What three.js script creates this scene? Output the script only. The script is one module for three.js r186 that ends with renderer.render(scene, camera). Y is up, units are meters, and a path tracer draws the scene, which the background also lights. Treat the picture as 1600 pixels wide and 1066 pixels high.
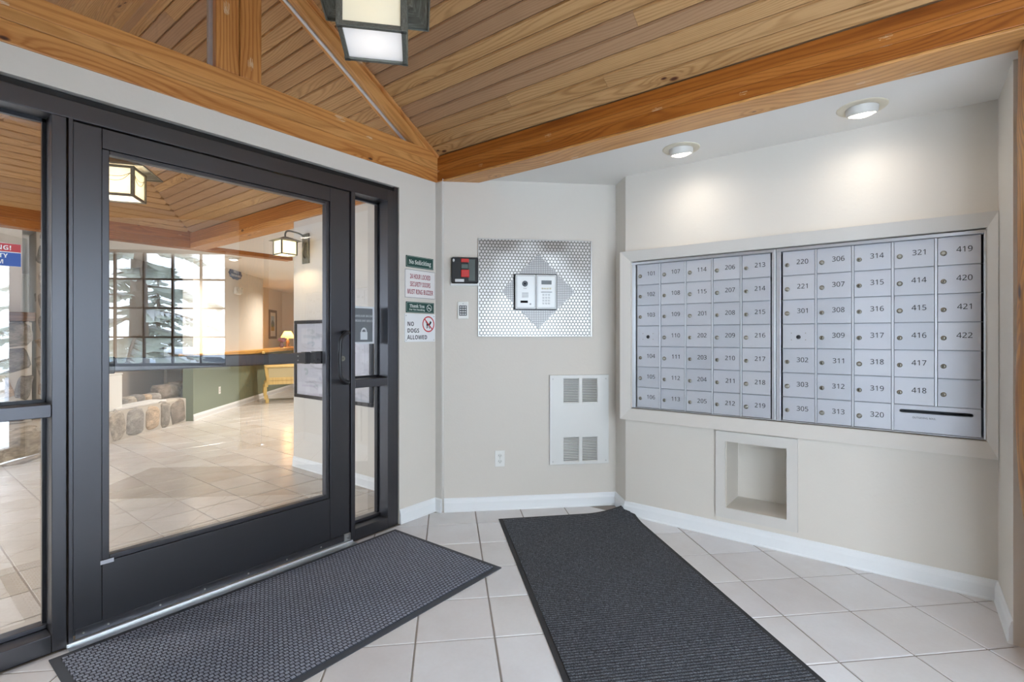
import * as THREE from 'three';
import { mergeGeometries, mergeVertices } from 'three/addons/utils/BufferGeometryUtils.js';
import { RoundedBoxGeometry } from 'three/addons/geometries/RoundedBoxGeometry.js';
import { TextGeometry } from 'three/addons/geometries/TextGeometry.js';
import { FontLoader } from 'three/addons/loaders/FontLoader.js';

// ---------------------------------------------------------------- camera, sky, exposure
const scene = new THREE.Scene();
const renderer = new THREE.WebGLRenderer({ antialias: true });
renderer.toneMapping = THREE.LinearToneMapping;
renderer.toneMappingExposure = 1.12;
renderer.shadowMap.enabled = true;
const EYE = 1.22;
const camera = new THREE.PerspectiveCamera(2 * Math.atan(533 / 795) * 180 / Math.PI, 1600 / 1066, 0.05, 200);
camera.position.set(0, EYE, 0);
camera.rotation.y = -52.15 * Math.PI / 180;
camera.setViewOffset(1600, 1066, 0, 8, 1600, 1066);      // a level camera with a slightly shifted lens
scene.add(camera);
scene.background = new THREE.Color(0.77, 0.885, 1.0);      // bright overcast winter sky
scene.backgroundIntensity = 9;
const LAMP = { can: 0.42, pendant: 0.035, lobbyPendant: 1.0, sconce: 0.6, desk: 0.5, lobbyFillCan: 13 };

// ---------------------------------------------------------------- helpers
const PI = Math.PI, R2 = Math.SQRT2;
let seed = 12345;
const rnd = () => { seed = (seed + 0x6D2B79F5) | 0; let t = Math.imul(seed ^ (seed >>> 15), 1 | seed); t = (t + Math.imul(t ^ (t >>> 7), 61 | t)) ^ t; return ((t ^ (t >>> 14)) >>> 0) / 4294967296; };
const rr = (a, b) => a + (b - a) * rnd();
const used = new Map();
const numbered = (n) => { const k = used.get(n) ?? 0; used.set(n, k + 1); return k ? `${n}_${String(k).padStart(3, '0')}` : n; };
function tag(o, label, category, group, kind) {
  if (label) o.userData.label = label;
  if (category) o.userData.category = category;
  if (group) o.userData.group = group;
  if (kind) o.userData.kind = kind;
  return o;
}
function mesh(name, geo, mat, parent = scene, pos, rot) {
  const m = new THREE.Mesh(geo, mat);
  m.name = parent === scene ? numbered(name) : name;
  if (pos) m.position.set(...pos);
  if (rot) m.rotation.set(...rot);
  parent.add(m);
  return m;
}
function group(name, pos = [0, 0, 0], ry = 0, parent = scene) {
  const g = new THREE.Group();
  g.name = parent === scene ? numbered(name) : name;
  g.position.set(...pos); g.rotation.y = ry; parent.add(g);
  return g;
}
const struct = (o, label) => tag(o, label, null, null, 'structure');
const box = (x0, x1, y0, y1, z0, z1) => new THREE.BoxGeometry(x1 - x0, y1 - y0, z1 - z0).translate((x0 + x1) / 2, (y0 + y1) / 2, (z0 + z1) / 2);
const rbox = (x0, x1, y0, y1, z0, z1, r = 0.004, s = 1) => new RoundedBoxGeometry(x1 - x0, y1 - y0, z1 - z0, s, Math.min(r, 0.49 * Math.min(x1 - x0, y1 - y0, z1 - z0))).translate((x0 + x1) / 2, (y0 + y1) / 2, (z0 + z1) / 2);
const flat = (g) => { const h = g.index ? g.toNonIndexed() : g; for (const k of Object.keys(h.attributes)) if (!['position', 'normal', 'uv'].includes(k)) h.deleteAttribute(k); return h; };
const merge = (list) => mergeGeometries(list.map(flat));
const cyl = (r, h, n = 20, r2 = r) => new THREE.CylinderGeometry(r2, r, h, n);
const shapeOf = (pts) => new THREE.Shape(pts.map((p) => new THREE.Vector2(...p)));
const extr = (pts, d, holes = []) => { const s = shapeOf(pts); for (const h of holes) s.holes.push(new THREE.Path(h.map((p) => new THREE.Vector2(...p)))); return new THREE.ExtrudeGeometry(s, { depth: d, bevelEnabled: false, curveSegments: 6 }); };
const rect = (x0, x1, y0, y1) => [[x0, y0], [x1, y0], [x1, y1], [x0, y1]];
const tube = (pts, r, n = 24, k = 8) => new THREE.TubeGeometry(new THREE.CatmullRomCurve3(pts.map((p) => new THREE.Vector3(...p))), n, r, k, false);
// planar uv in metres: u runs along the given axis (the grain), v across it
function grainUV(g, axis, ou = 0, ov = 0) {
  g = g.index ? g.toNonIndexed() : g;
  g.computeVertexNormals();
  const p = g.attributes.position, n = g.attributes.normal, uv = new Float32Array(p.count * 2), A = 'xyz'.indexOf(axis);
  const get = (a, i, k) => (k === 0 ? a.getX(i) : k === 1 ? a.getY(i) : a.getZ(i));
  const others = [0, 1, 2].filter((k) => k !== A);
  for (let t = 0; t < p.count; t += 3) {
    const N = [0, 1, 2].map((k) => Math.abs(get(n, t, k)));
    let u = A, v;
    if (N[A] > 0.8) { u = others[0]; v = others[1]; } else v = N[others[0]] < N[others[1]] ? others[0] : others[1];
    for (let j = 0; j < 3; j++) { uv[2 * (t + j)] = get(p, t + j, u) + ou; uv[2 * (t + j) + 1] = get(p, t + j, v) + ov; }
  }
  g.setAttribute('uv', new THREE.BufferAttribute(uv, 2));
  return g;
}
// sets uv of a geometry to its own x, y over the given rectangle (flat prints)
function faceUV(g, x0, x1, y0, y1) {
  const p = g.attributes.position, uv = new Float32Array(p.count * 2);
  for (let i = 0; i < p.count; i++) { uv[2 * i] = (p.getX(i) - x0) / (x1 - x0); uv[2 * i + 1] = (p.getY(i) - y0) / (y1 - y0); }
  g.setAttribute('uv', new THREE.BufferAttribute(uv, 2)); return g;
}
const plane = (x0, x1, y0, y1, z) => faceUV(new THREE.PlaneGeometry(x1 - x0, y1 - y0).translate((x0 + x1) / 2, (y0 + y1) / 2, z), x0, x1, y0, y1);

// ---------------------------------------------------------------- textures
function lattice(nx, ny, s) { const a = new Float32Array(nx * ny); let q = s | 0; for (let i = 0; i < a.length; i++) { q = (Math.imul(q, 1664525) + 1013904223) | 0; a[i] = (q >>> 8) / 16777216; } return a; }
function noise2(nx, ny, s) {                                // tileable value noise over the unit square
  const a = lattice(nx, ny, s);
  return (u, v) => {
    let x = (((u % 1) + 1) % 1) * nx, y = (((v % 1) + 1) % 1) * ny; const i = Math.floor(x), j = Math.floor(y); x -= i; y -= j;
    x = x * x * (3 - 2 * x); y = y * y * (3 - 2 * y);
    const i0 = i % nx, i1 = (i + 1) % nx, j0 = (j % ny) * nx, j1 = ((j + 1) % ny) * nx;
    return (a[j0 + i0] * (1 - x) + a[j0 + i1] * x) * (1 - y) + (a[j1 + i0] * (1 - x) + a[j1 + i1] * x) * y;
  };
}
function tex(w, h, f, srgb = true, rep = [1, 1]) {          // f(u, v) returns [r, g, b] 0..1 as stored
  const d = new Uint8Array(w * h * 4);
  for (let j = 0; j < h; j++) for (let i = 0; i < w; i++) {
    const c = f((i + 0.5) / w, (j + 0.5) / h), o = 4 * (j * w + i);
    for (let k = 0; k < 3; k++) d[o + k] = Math.max(0, Math.min(255, Math.round(255 * c[k])));
    d[o + 3] = 255;
  }
  const t = new THREE.DataTexture(d, w, h);
  t.wrapS = t.wrapT = THREE.RepeatWrapping; t.magFilter = THREE.LinearFilter; t.minFilter = THREE.LinearMipmapLinearFilter; t.generateMipmaps = true;
  if (srgb) t.colorSpace = THREE.SRGBColorSpace;
  t.repeat.set(...rep); t.needsUpdate = true;
  return t;
}
const mixc = (a, b, t) => a.map((x, k) => x + (b[k] - x) * t);
const hx = (s) => [1, 3, 5].map((k) => parseInt(s.slice(k, k + 2), 16) / 255);
function woodTex(s, light, dark, { rings = 9, warp = 0.35, knots = 0, contrast = 1, metres = [1.6, 0.4], flecks = 0 } = {}) {
  const big = noise2(3, 5, s), mid = noise2(7, 24, s + 1), fine = noise2(40, 220, s + 2), tone = noise2(2, 6, s + 3), streak = noise2(6, 90, s + 4);
  const L = hx(light), D = hx(dark), K = [];
  let q = s * 7 + 3; const rq = () => { q = (Math.imul(q, 1664525) + 1013904223) | 0; return (q >>> 8) / 16777216; };
  for (let k = 0; k < knots; k++) K.push([rq(), rq(), 0.5 + rq()]);
  const F = []; for (let k = 0; k < flecks; k++) F.push([rq(), rq(), 0.6 + rq()]);
  return tex(1024, 256, (u, v) => {
    let warpK = 0, knot = 0;
    for (const [ku, kv, kr] of K) {
      const du = ((u - ku + 1.5) % 1 - 0.5) * metres[0], dv = ((v - kv + 1.5) % 1 - 0.5) * metres[1], d = Math.hypot(du * 0.45, dv) / (0.016 * kr);
      warpK += Math.exp(-d * d * 0.12) * 1.5 * Math.sign(dv || 1); knot = Math.max(knot, 1 - Math.min(1, d / 0.75));
    }
    const r = v * rings + warp * rings * (big(u, v) - 0.5) + 0.35 * (mid(u, v) - 0.5) + warpK;
    let ring = 0.5 + 0.5 * Math.sin(2 * PI * r); ring = Math.pow(ring, 2.4);
    let t = contrast * (0.55 * ring + 0.28 * (streak(u, v) - 0.5) + 0.3 * (fine(u, v) - 0.5) + 0.5 * (tone(u, v) - 0.5)) + 0.12;
    let c = mixc(L, D, Math.max(0, Math.min(1.15, t)));
    if (knot > 0) c = mixc(c, [0.27, 0.13, 0.07], Math.min(1, knot * 1.6));
    for (const [fu, fv, fr] of F) {
      const du = ((u - fu + 1.5) % 1 - 0.5) * metres[0], dv = ((v - fv + 1.5) % 1 - 0.5) * metres[1], d = Math.hypot(du * 0.5, dv) / (0.012 * fr);
      if (d < 1 && fine(u * 1, v * 1) > 0.42 + 0.3 * d) c = mixc(c, [0.86, 0.76, 0.66], 0.8);
    }
    return c;
  }, true, [1 / metres[0], 1 / metres[1]]);
}
function canvasTex(w, h, draw) {
  const c = document.createElement('canvas'); c.width = w; c.height = h;
  const g = c.getContext('2d'); draw(g, w, h);
  const t = new THREE.CanvasTexture(c); t.colorSpace = THREE.SRGBColorSpace; t.magFilter = THREE.LinearFilter; return t;
}
const std = (color, roughness = 0.6, extra = {}) => new THREE.MeshStandardMaterial({ color, roughness, ...extra });
const phys = (o) => new THREE.MeshPhysicalMaterial(o);

const speck = noise2(64, 64, 91), blot = noise2(9, 9, 92), blot2 = noise2(23, 23, 93);
const MAT = {};
const plasterBump = tex(256, 256, (u, v) => { const k = 0.5 * speck(u, v) + 0.5 * blot2(u, v); return [k, k, k]; }, false, [1.6, 1.6]);
MAT.wall = std('#d9d3ca', 0.62, { bumpMap: plasterBump, bumpScale: 0.0005 });
MAT.ceilingWhite = std('#e8e5e0', 0.75);
MAT.trimWhite = std('#e9ecee', 0.38);
MAT.trimCream = std('#d3cfc9', 0.42);
MAT.niche = MAT.wall;
const tileMap = (s, base, vein) => { const a = noise2(5, 5, s), b = noise2(17, 17, s + 1), c = noise2(90, 90, s + 2); return tex(256, 256, (u, v) => mixc(hx(base), hx(vein), Math.min(1, 0.45 * a(u, v) + 0.4 * b(u, v) * a(v, u) + 0.18 * c(u, v))), true, [1.1, 1.1]); };
MAT.tile = [0, 1, 2].map((k) => std(['#ffffff', '#fbf9f8', '#fdfcfa'][k], 0.3, { map: tileMap(200 + 7 * k, '#e2e2e5', '#d3d0d1') }));
MAT.grout = std('#978f89', 0.9);
MAT.lobbyTile = [0, 1, 2].map((k) => std(['#f2f3f5', '#e9e8e6', '#eff0f0'][k], 0.22, { map: tileMap(300 + 7 * k, '#d3cdc6', '#bdb4aa') }));
MAT.plank = [
  woodTex(11, '#bd9b6e', '#957248', { rings: 30, warp: 0.22 }), woodTex(23, '#b69469', '#8f6d48', { rings: 38, warp: 0.12 }),
  woodTex(37, '#bf9d6f', '#916c40', { rings: 20, warp: 0.4, knots: 2 }), woodTex(41, '#ab8c6d', '#8c6d51', { rings: 32, warp: 0.12, contrast: 0.7 }),
].map((map) => std('#fff5ec', 0.5, { map, bumpMap: map, bumpScale: 0.0003 }));
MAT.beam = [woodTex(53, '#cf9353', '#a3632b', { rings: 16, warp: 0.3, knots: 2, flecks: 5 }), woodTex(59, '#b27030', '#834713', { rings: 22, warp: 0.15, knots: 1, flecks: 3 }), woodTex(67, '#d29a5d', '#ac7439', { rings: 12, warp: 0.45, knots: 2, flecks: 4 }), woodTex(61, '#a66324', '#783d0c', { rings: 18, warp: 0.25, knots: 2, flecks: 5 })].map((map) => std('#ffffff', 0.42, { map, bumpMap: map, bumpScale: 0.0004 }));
MAT.log = std('#ffffff', 0.4, { map: woodTex(71, '#c88a34', '#8a5518', { rings: 9, warp: 0.7, knots: 3 }) });
MAT.honey = std('#ffffff', 0.45, { map: woodTex(73, '#d9a75c', '#b07c36', { rings: 8, warp: 0.4 }) });
MAT.bronze = std(new THREE.Color(0.098, 0.098, 0.109), 0.34, { metalness: 0.88 });
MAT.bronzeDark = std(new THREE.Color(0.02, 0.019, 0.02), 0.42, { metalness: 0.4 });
MAT.blackMetal = std(new THREE.Color(0.02, 0.02, 0.024), 0.28, { metalness: 0.4 });
MAT.rubber = std('#17181b', 0.8);
MAT.alu = std('#c9ccd2', 0.36, { metalness: 0.75 });
MAT.aluBright = std('#dfe2e6', 0.3, { metalness: 0.8 });
MAT.steel = std('#b9b9b8', 0.3, { metalness: 0.9 });
MAT.darkHole = std('#0b0b0c', 0.9);
MAT.boxDoor = [0, 1, 2].map((k) => std(['#c3c6ce', '#bfc3cb', '#c6c9d0'][k], 0.46, { metalness: 0.45 }));
MAT.boxFrame = std('#aab0ba', 0.4, { metalness: 0.6 });
MAT.ink = std('#0f1115', 0.6);
MAT.lockMetal = std('#8d8a80', 0.3, { metalness: 0.8 });
MAT.glass = phys({ color: '#ffffff', roughness: 0, transmission: 1, thickness: 0, ior: 2.2 });
MAT.windowGlass = phys({ color: '#ffffff', roughness: 0, transmission: 1, thickness: 0, ior: 1.5 });
MAT.whitePlastic = std('#e8e8e4', 0.4);
MAT.heater = std('#dcdcd9', 0.35);
MAT.verdigris = std('#ffffff', 0.45, { metalness: 0.5, map: tex(256, 256, (u, v) => mixc([0.36, 0.36, 0.33], [0.6, 0.62, 0.6], Math.pow(0.5 * speck(u, v) + 0.5 * blot2(u, v), 1.6))) });
MAT.artGlass = phys({ color: '#eae7da', roughness: 0.85, transmission: 0.45, thickness: 0, emissive: '#fbf5e0', emissiveIntensity: 0.2 });
MAT.artGlassUnder = phys({ color: '#f1f4fb', roughness: 0.7, transmission: 0.6, thickness: 0, emissive: '#e9efff', emissiveIntensity: 0.2 });
MAT.bulb = std('#ffffff', 0.5, { emissive: '#fff6e6', emissiveIntensity: 2.5 });
MAT.canLens = std('#ffffff', 0.5, { emissive: '#fff4e2', emissiveIntensity: 6 });
MAT.canTrim = std('#d8cfbb', 0.5);
MAT.taupe = std('#a89b8c', 0.8); MAT.green = std('#7c8771', 0.75); MAT.burgundy = std('#6f3a3a', 0.6); MAT.beigeWall = std('#ddd5c9', 0.75);
MAT.mortar = std('#bcb4a8', 0.95);
MAT.stone = ['#8d8478', '#a39787', '#75706a', '#b09a80', '#918b84', '#7f7367'].map((c, k) => { const a = noise2(8, 8, 500 + k), b = noise2(40, 40, 540 + k); return std('#ffffff', 0.85, { map: tex(128, 128, (u, v) => mixc(hx(c).map((x) => x * 0.72), hx(c).map((x) => Math.min(1, x * 1.25)), 0.6 * a(u, v) + 0.4 * b(u, v)), true, [2, 2]) }); });
MAT.snow = std('#f1f5fa', 0.9);
MAT.bark = std('#8d8177', 0.95);
MAT.needles = std('#cdd4cb', 0.9, { side: THREE.DoubleSide });
MAT.siding = std('#9a8c7c', 0.85);

const font = await new FontLoader().loadAsync('fonts/droid/droid_sans_regular.typeface.json');
function textGeo(s, size, depth = 0.0008) { const g = new TextGeometry(s, { font, size, depth, curveSegments: 3, bevelEnabled: false }); g.computeBoundingBox(); const b = g.boundingBox; g.translate(-(b.min.x + b.max.x) / 2, -(b.min.y + b.max.y) / 2, 0); return flat(g); }

// ---------------------------------------------------------------- plan of the place (metres, camera over the origin)
const ZD = -2.60, XM = 3.22, ZR = 0.33, XB = 2.49, YB = 2.29, YC = 2.475, SL = 0.615, XR = 1.16, XBL = -0.17;
const COS = 1 / Math.hypot(1, SL), SIN = SL * COS;
const IC = [2.515, 0, -2.515];                              // where the corner wall's own axis begins (turned -45 degrees)
const room = [[-0.95, ZD], [2.487, ZD], [2.487, -2.543], [3.365, -1.665], [XM, -1.52], [XM, ZR], [2.62, ZR], [2.50, 0.38], [XR, 1.72], [-0.18, 0.38], [-0.95, 0.38]];
const lobby = [[-4, -2.74], [2.515, -2.74], [2.515, -4.55], [7.5, -4.55], [7.5, -12.6], [-4, -12.6]];

// ---------------------------------------------------------------- floors: every tile its own piece
function clip(poly, inside, cross) { const out = []; for (let i = 0; i < poly.length; i++) { const a = poly[i], b = poly[(i + 1) % poly.length], ia = inside(a), ib = inside(b); if (ia) out.push(a); if (ia !== ib) out.push(cross(a, b)); } return out; }
function clipHalf(poly, n, d) { const f = (p) => n[0] * p[0] + n[1] * p[1] - d; return clip(poly, (p) => f(p) <= 1e-9, (a, b) => { const t = f(a) / (f(a) - f(b)); return [a[0] + t * (b[0] - a[0]), a[1] + t * (b[1] - a[1])]; }); }
function insidePoly(p, poly) { let c = false; for (let i = 0, j = poly.length - 1; i < poly.length; j = i++) { const [xi, zi] = poly[i], [xj, zj] = poly[j]; if ((zi > p[1]) !== (zj > p[1]) && p[0] < (xj - xi) * (p[1] - zi) / (zj - zi) + xi) c = !c; } return c; }
function tileGeo(poly, top = 0, c = 0.0025, depth = 0.009) {   // a convex slab with a small chamfer; poly in x, z
  const cx = poly.reduce((s, p) => s + p[0], 0) / poly.length, cz = poly.reduce((s, p) => s + p[1], 0) / poly.length;
  const inset = poly.map(([x, z]) => { const d = Math.hypot(x - cx, z - cz) || 1, k = Math.max(0, 1 - c * 1.4 / d); return [cx + (x - cx) * k, cz + (z - cz) * k]; });
  const pos = []; const tri = (a, b, d) => pos.push(...a, ...b, ...d);
  let area = 0; for (let i = 0; i < poly.length; i++) { const a = poly[i], b = poly[(i + 1) % poly.length]; area += a[0] * b[1] - b[0] * a[1]; }
  const n = poly.length, up = area < 0;
  for (let i = 0; i < n; i++) {
    const j = (i + 1) % n, A = [inset[i][0], top, inset[i][1]], B = [inset[j][0], top, inset[j][1]], C = [cx, top, cz];
    const P = [poly[i][0], top - c, poly[i][1]], Q = [poly[j][0], top - c, poly[j][1]], S = [poly[i][0], top - depth, poly[i][1]], T = [poly[j][0], top - depth, poly[j][1]];
    const f = (a, b, d) => (up ? tri(a, b, d) : tri(a, d, b));
    f(C, A, B); f(A, P, B); f(B, P, Q); f(P, S, Q); f(Q, S, T);
  }
  const g = new THREE.BufferGeometry(); g.setAttribute('position', new THREE.BufferAttribute(new Float32Array(pos), 3));
  const uv = new Float32Array(pos.length / 3 * 2), ou = rnd() * 5, ov = rnd() * 5; for (let i = 0; i < uv.length / 2; i++) { uv[2 * i] = pos[3 * i] + ou; uv[2 * i + 1] = pos[3 * i + 2] + ov; }
  g.setAttribute('uv', new THREE.BufferAttribute(uv, 2)); g.computeVertexNormals(); return g;
}
{
  const f = struct(group('floor'), 'pale ceramic tile floor laid diagonally in the entry vestibule');
  mesh('grout', extr(room.map(([x, z]) => [x, -z]), 0.05).rotateX(-PI / 2).translate(0, -0.0535, 0), MAT.grout, f);
  const P = 0.3165, G = 0.0034, u0 = -0.130, v0 = 2.052, W = (u, v) => [(u + v) / R2, (u - v) / R2];
  const convex = [room.filter((_, i) => ![2].includes(i))];
  for (let i = -8; i < 12; i++) for (let j = -9; j < 6; j++) {
    const a = u0 + i * P + G / 1, b = a + P - 2 * G, c = v0 + j * P + G, d = c + P - 2 * G;
    let poly = [W(a, c), W(b, c), W(b, d), W(a, d)];
    const mid = W((a + b) / 2, (c + d) / 2);
    if (mid[1] > 0.38 && mid[0] < 0) continue;
    poly = clipHalf(poly, [0, -1], 2.585);                  // z >= -2.585 (threshold side)
    poly = clipHalf(poly, [1, -1], 5.02);                   // corner wall
    poly = clipHalf(poly, [1, 0], XM - 0.005);
    poly = clipHalf(poly, [0, 1], mid[0] > 2.4 ? ZR + 0.1 : 1.7);
    poly = clipHalf(poly, [1, 1], mid[0] > 2.4 && mid[1] < 0.7 ? 6 : 2.87); poly = clipHalf(poly, [-1, 1], 0.55);
    poly = clipHalf(poly, [-1, 0], 0.94);
    if (poly.length < 3) continue;
    let area = 0; for (let k = 0; k < poly.length; k++) { const p = poly[k], q = poly[(k + 1) % poly.length]; area += p[0] * q[1] - q[0] * p[1]; }
    if (Math.abs(area) < 0.002) continue;
    const cc = poly.reduce((s, p) => [s[0] + p[0] / poly.length, s[1] + p[1] / poly.length], [0, 0]);
    if (!insidePoly(cc, room) && !(cc[0] > 2.4 && cc[1] < 0.45)) continue;
    mesh('tile', tileGeo(poly), MAT.tile[Math.floor(rnd() * 3)], f);
  }
  const l = struct(group('floor'), 'beige polished tile floor of the lobby behind the glass door');
  mesh('grout', extr(lobby.map(([x, z]) => [x, -z]), 0.05).rotateX(-PI / 2).translate(0, -0.0535, 0), MAT.grout, l);
  const rest = [];
  for (let i = -18; i < 20; i++) for (let j = -29; j < 5; j++) {
    const a = 1.46 + i * P + G, b = a + P - 2 * G, c = -3.95 + j * P + G, d = c + P - 2 * G;
    let poly = [[a, c], [b, c], [b, d], [a, d]];
    poly = clipHalf(poly, [0, 1], -2.745); if (c > -4.6) poly = clipHalf(poly, [1, 0], 2.51);
    if (poly.length < 3 || a < -4 || b > 7.5 || c < -12.6) continue;
    const cc = poly.reduce((s, p) => [s[0] + p[0] / poly.length, s[1] + p[1] / poly.length], [0, 0]);
    if (!insidePoly(cc, lobby)) continue;
    const near = cc[0] > 0.1 && cc[0] < 3.4 && cc[1] > -7.9;
    const g = tileGeo(poly);
    if (near) mesh('tile', g, MAT.lobbyTile[Math.floor(rnd() * 3)], l); else rest.push(g);
  }
  const far = mesh('far_tiles', mergeGeometries(rest), MAT.lobbyTile[0], l); far.userData.kind = 'stuff';
}

// ---------------------------------------------------------------- walls
// a wall whose inner face runs from a to b (x, z), the room to its left-hand front; local x along a to b, y up, thickness behind
function wall(name, a, b, y0, y1, mat, label, { thick = 0.14, holes = [], outline } = {}) {
  const len = Math.hypot(b[0] - a[0], b[1] - a[1]), ry = -Math.atan2(b[1] - a[1], b[0] - a[0]);
  const g = extr(outline ?? rect(0, len, y0, y1), thick, holes).translate(0, 0, -thick);
  const m = mesh(name, g, mat, scene, [a[0], 0, a[1]], [0, ry, 0]);
  return struct(m, label);
}
const FX0 = -0.34, FX1 = 2.155, FY = 2.182;                 // storefront opening in the door wall
wall('wall_door', [-0.95, ZD], [2.487, ZD], 0, YB, MAT.wall, 'off-white painted wall around the glass door', { outline: [[0, 0], [FX0 + 0.95, 0], [FX0 + 0.95, FY], [FX1 + 0.95, FY], [FX1 + 0.95, 0], [3.437, 0], [3.437, YB], [0, YB]] });
wall('wall_corner', [2.487, -2.543], [3.365, -1.665], 0, 2.31, MAT.wall, 'off-white angled wall with the intercom plate', { thick: 0.16, holes: [rect(0.775, 1.16, 0.315, 0.933)] });
{ const g = struct(mesh('wall_pilaster', rbox(2.475, 2.56, 0, YB, ZD - 0.02, -2.535, 0.006, 2), MAT.trimCream), 'narrow painted pilaster in the corner beside the signs'); }
wall('wall_return', [3.365, -1.665], [XM, -1.52], 0, 2.31, MAT.wall, 'short painted return beside the mailbox wall', { thick: 0.1 });
{
  const z0 = -1.52, H = (a, b, c, d) => rect(a - z0, b - z0, c, d);
  wall('wall_mailbox', [XM, z0], [XM, ZR], 0, 2.31, MAT.wall, 'off-white painted wall holding the mailboxes and the cubby', { thick: 0.3, holes: [H(-1.475, 0.29, 0.73, 1.722), H(-0.863, -0.532, 0.186, 0.585)] });
}
struct(mesh('wall_backing', box(2.5, 3.3, 0, 2.31, 0.5, 0.6), MAT.bark), 'added dark backing that darkens the gap by the log post');  // dark block added behind the wall end so the gap stays dark
wall('wall_right', [XM, ZR], [2.80, ZR], 0, 2.31, MAT.wall, 'short painted wall between mailboxes and log post', { thick: 0.16 });
struct(mesh('ceiling', box(2.60, 3.75, 2.31, 2.42, -2.75, 0.6), MAT.ceilingWhite), 'flat white soffit over the mailboxes with recessed lights');
struct(mesh('wall_left', box(-1.09, -0.95, 0, 2.31, -2.8, 0.6), MAT.wall), 'painted side wall of the vestibule');
struct(mesh('ceiling', box(-1.2, -0.3, 2.31, 2.42, -2.75, 0.6), MAT.ceilingWhite), 'flat white soffit along the side wall');
struct(mesh('wall_back', box(-1.0, -0.18, 0, 2.31, 0.38, 0.52), MAT.wall), 'short painted wall beside the entry');
// window wall (45 degrees) behind the camera and the matching wall with the entry door
const WLEN = 1.34 * R2;
const WIN = { s0: 0.13, n: 6, p: 0.283, y0: 0.90, y1: 2.13 };
{
  const s1 = WIN.s0 + WIN.n * WIN.p;
  wall('wall_window', [2.50, 0.38], [XR, 1.72], 0, 2.45, MAT.wall, 'painted wall under and around the paned entry window', { holes: [rect(WIN.s0, s1, WIN.y0, WIN.y1)] });
  const w = struct(group('window_3', [2.50, 0, 0.38], -Math.atan2(1, -1)), 'paned entry window with thin dark muntins');
  mesh('window_frame', merge([box(WIN.s0, s1, WIN.y0, WIN.y0 + 0.03, -0.12, -0.05), box(WIN.s0, s1, WIN.y1 - 0.03, WIN.y1, -0.12, -0.05), box(WIN.s0, WIN.s0 + 0.03, WIN.y0, WIN.y1, -0.12, -0.05), box(s1 - 0.03, s1, WIN.y0, WIN.y1, -0.12, -0.05)]), MAT.bronzeDark, w);
  for (let i = 1; i < WIN.n; i++) mesh('muntin', box(WIN.s0 + i * WIN.p - 0.009, WIN.s0 + i * WIN.p + 0.009, WIN.y0, WIN.y1, -0.1, -0.07), MAT.bronzeDark, w);
  const ph = (WIN.y1 - WIN.y0) / 4;
  for (let j = 1; j < 4; j++) mesh('muntin', box(WIN.s0, s1, WIN.y0 + j * ph - 0.009, WIN.y0 + j * ph + 0.009, -0.1, -0.07), MAT.bronzeDark, w);
  for (let i = 0; i < WIN.n; i++) for (let j = 0; j < 4; j++) mesh('pane', plane(WIN.s0 + i * WIN.p, WIN.s0 + (i + 1) * WIN.p, WIN.y0 + j * ph, WIN.y0 + (j + 1) * ph, -0.085), MAT.windowGlass, w);
  mesh('window_sill', rbox(WIN.s0 - 0.05, s1 + 0.05, WIN.y0 - 0.035, WIN.y0, -0.06, 0.06, 0.006), MAT.trimWhite, w);
  wall('wall_entry', [XR, 1.72], [-0.18, 0.38], 0, 2.45, MAT.wall, 'painted wall around the outside entry door', { outline: [[0, 0], [0.15, 0], [0.15, 2.2], [1.75, 2.2], [1.75, 0], [WLEN, 0], [WLEN, 2.45], [0, 2.45]] });
  const d = struct(group('door_2', [XR, 0, 1.72], -Math.atan2(-1, -1)), 'dark framed glass outside door behind the viewer');
  mesh('door_frame', merge([box(0.15, 0.21, 0, 2.2, -0.12, -0.02), box(1.69, 1.75, 0, 2.2, -0.12, -0.02), box(0.15, 1.75, 2.12, 2.2, -0.12, -0.02), box(0.92, 0.98, 0, 2.12, -0.12, -0.02), box(0.15, 1.75, 0, 0.12, -0.1, -0.04)]), MAT.bronze, d);
  for (const [a, b] of [[0.21, 0.92], [0.98, 1.69]]) mesh('pane', plane(a, b, 0.12, 2.12, -0.07), MAT.windowGlass, d);
  mesh('door_handle', tube([[1.04, 0.95, -0.02], [1.04, 0.97, 0.03], [1.04, 1.2, 0.03], [1.04, 1.22, -0.02]], 0.012), MAT.blackMetal, d);
}
// baseboards
function baseboard(name, a, b, label, m0 = 0, m1 = 0) {
  const len = Math.hypot(b[0] - a[0], b[1] - a[1]), ry = -Math.atan2(b[1] - a[1], b[0] - a[0]);
  const prof = [[0, 0], [0.016, 0], [0.016, 0.006], [0.013, 0.012], [0.013, 0.062], [0.009, 0.074], [0.007, 0.086], [0.003, 0.093], [0, 0.094]];
  const g = extr(prof, len - m0 - m1).rotateY(PI / 2); // profile x -> -z ; extrude z -> x
  g.scale(1, 1, -1); const idx = g.attributes.position; for (let t = 0; t < idx.count; t += 3) { for (const at of ['position', 'normal', 'uv']) { const A = g.attributes[at], n = A.itemSize; for (let k = 0; k < n; k++) { const x = A.array[(t + 1) * n + k]; A.array[(t + 1) * n + k] = A.array[(t + 2) * n + k]; A.array[(t + 2) * n + k] = x; } } }
  g.translate(m0, 0, 0); g.computeVertexNormals();
  return struct(mesh(name, g, MAT.trimWhite, scene, [a[0], 0, a[1]], [0, ry, 0]), label);
}
baseboard('baseboard_door', [2.157, ZD], [2.487, ZD], 'white baseboard under the wall signs');
baseboard('baseboard_pilaster', [2.475, ZD], [2.475, -2.535], 'white baseboard on the corner pilaster');
baseboard('baseboard_corner', [2.495, -2.535], [3.365, -1.665], 'white baseboard under the intercom wall');
baseboard('baseboard_return', [3.365, -1.665], [XM, -1.52], 'white baseboard on the short return');
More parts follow.
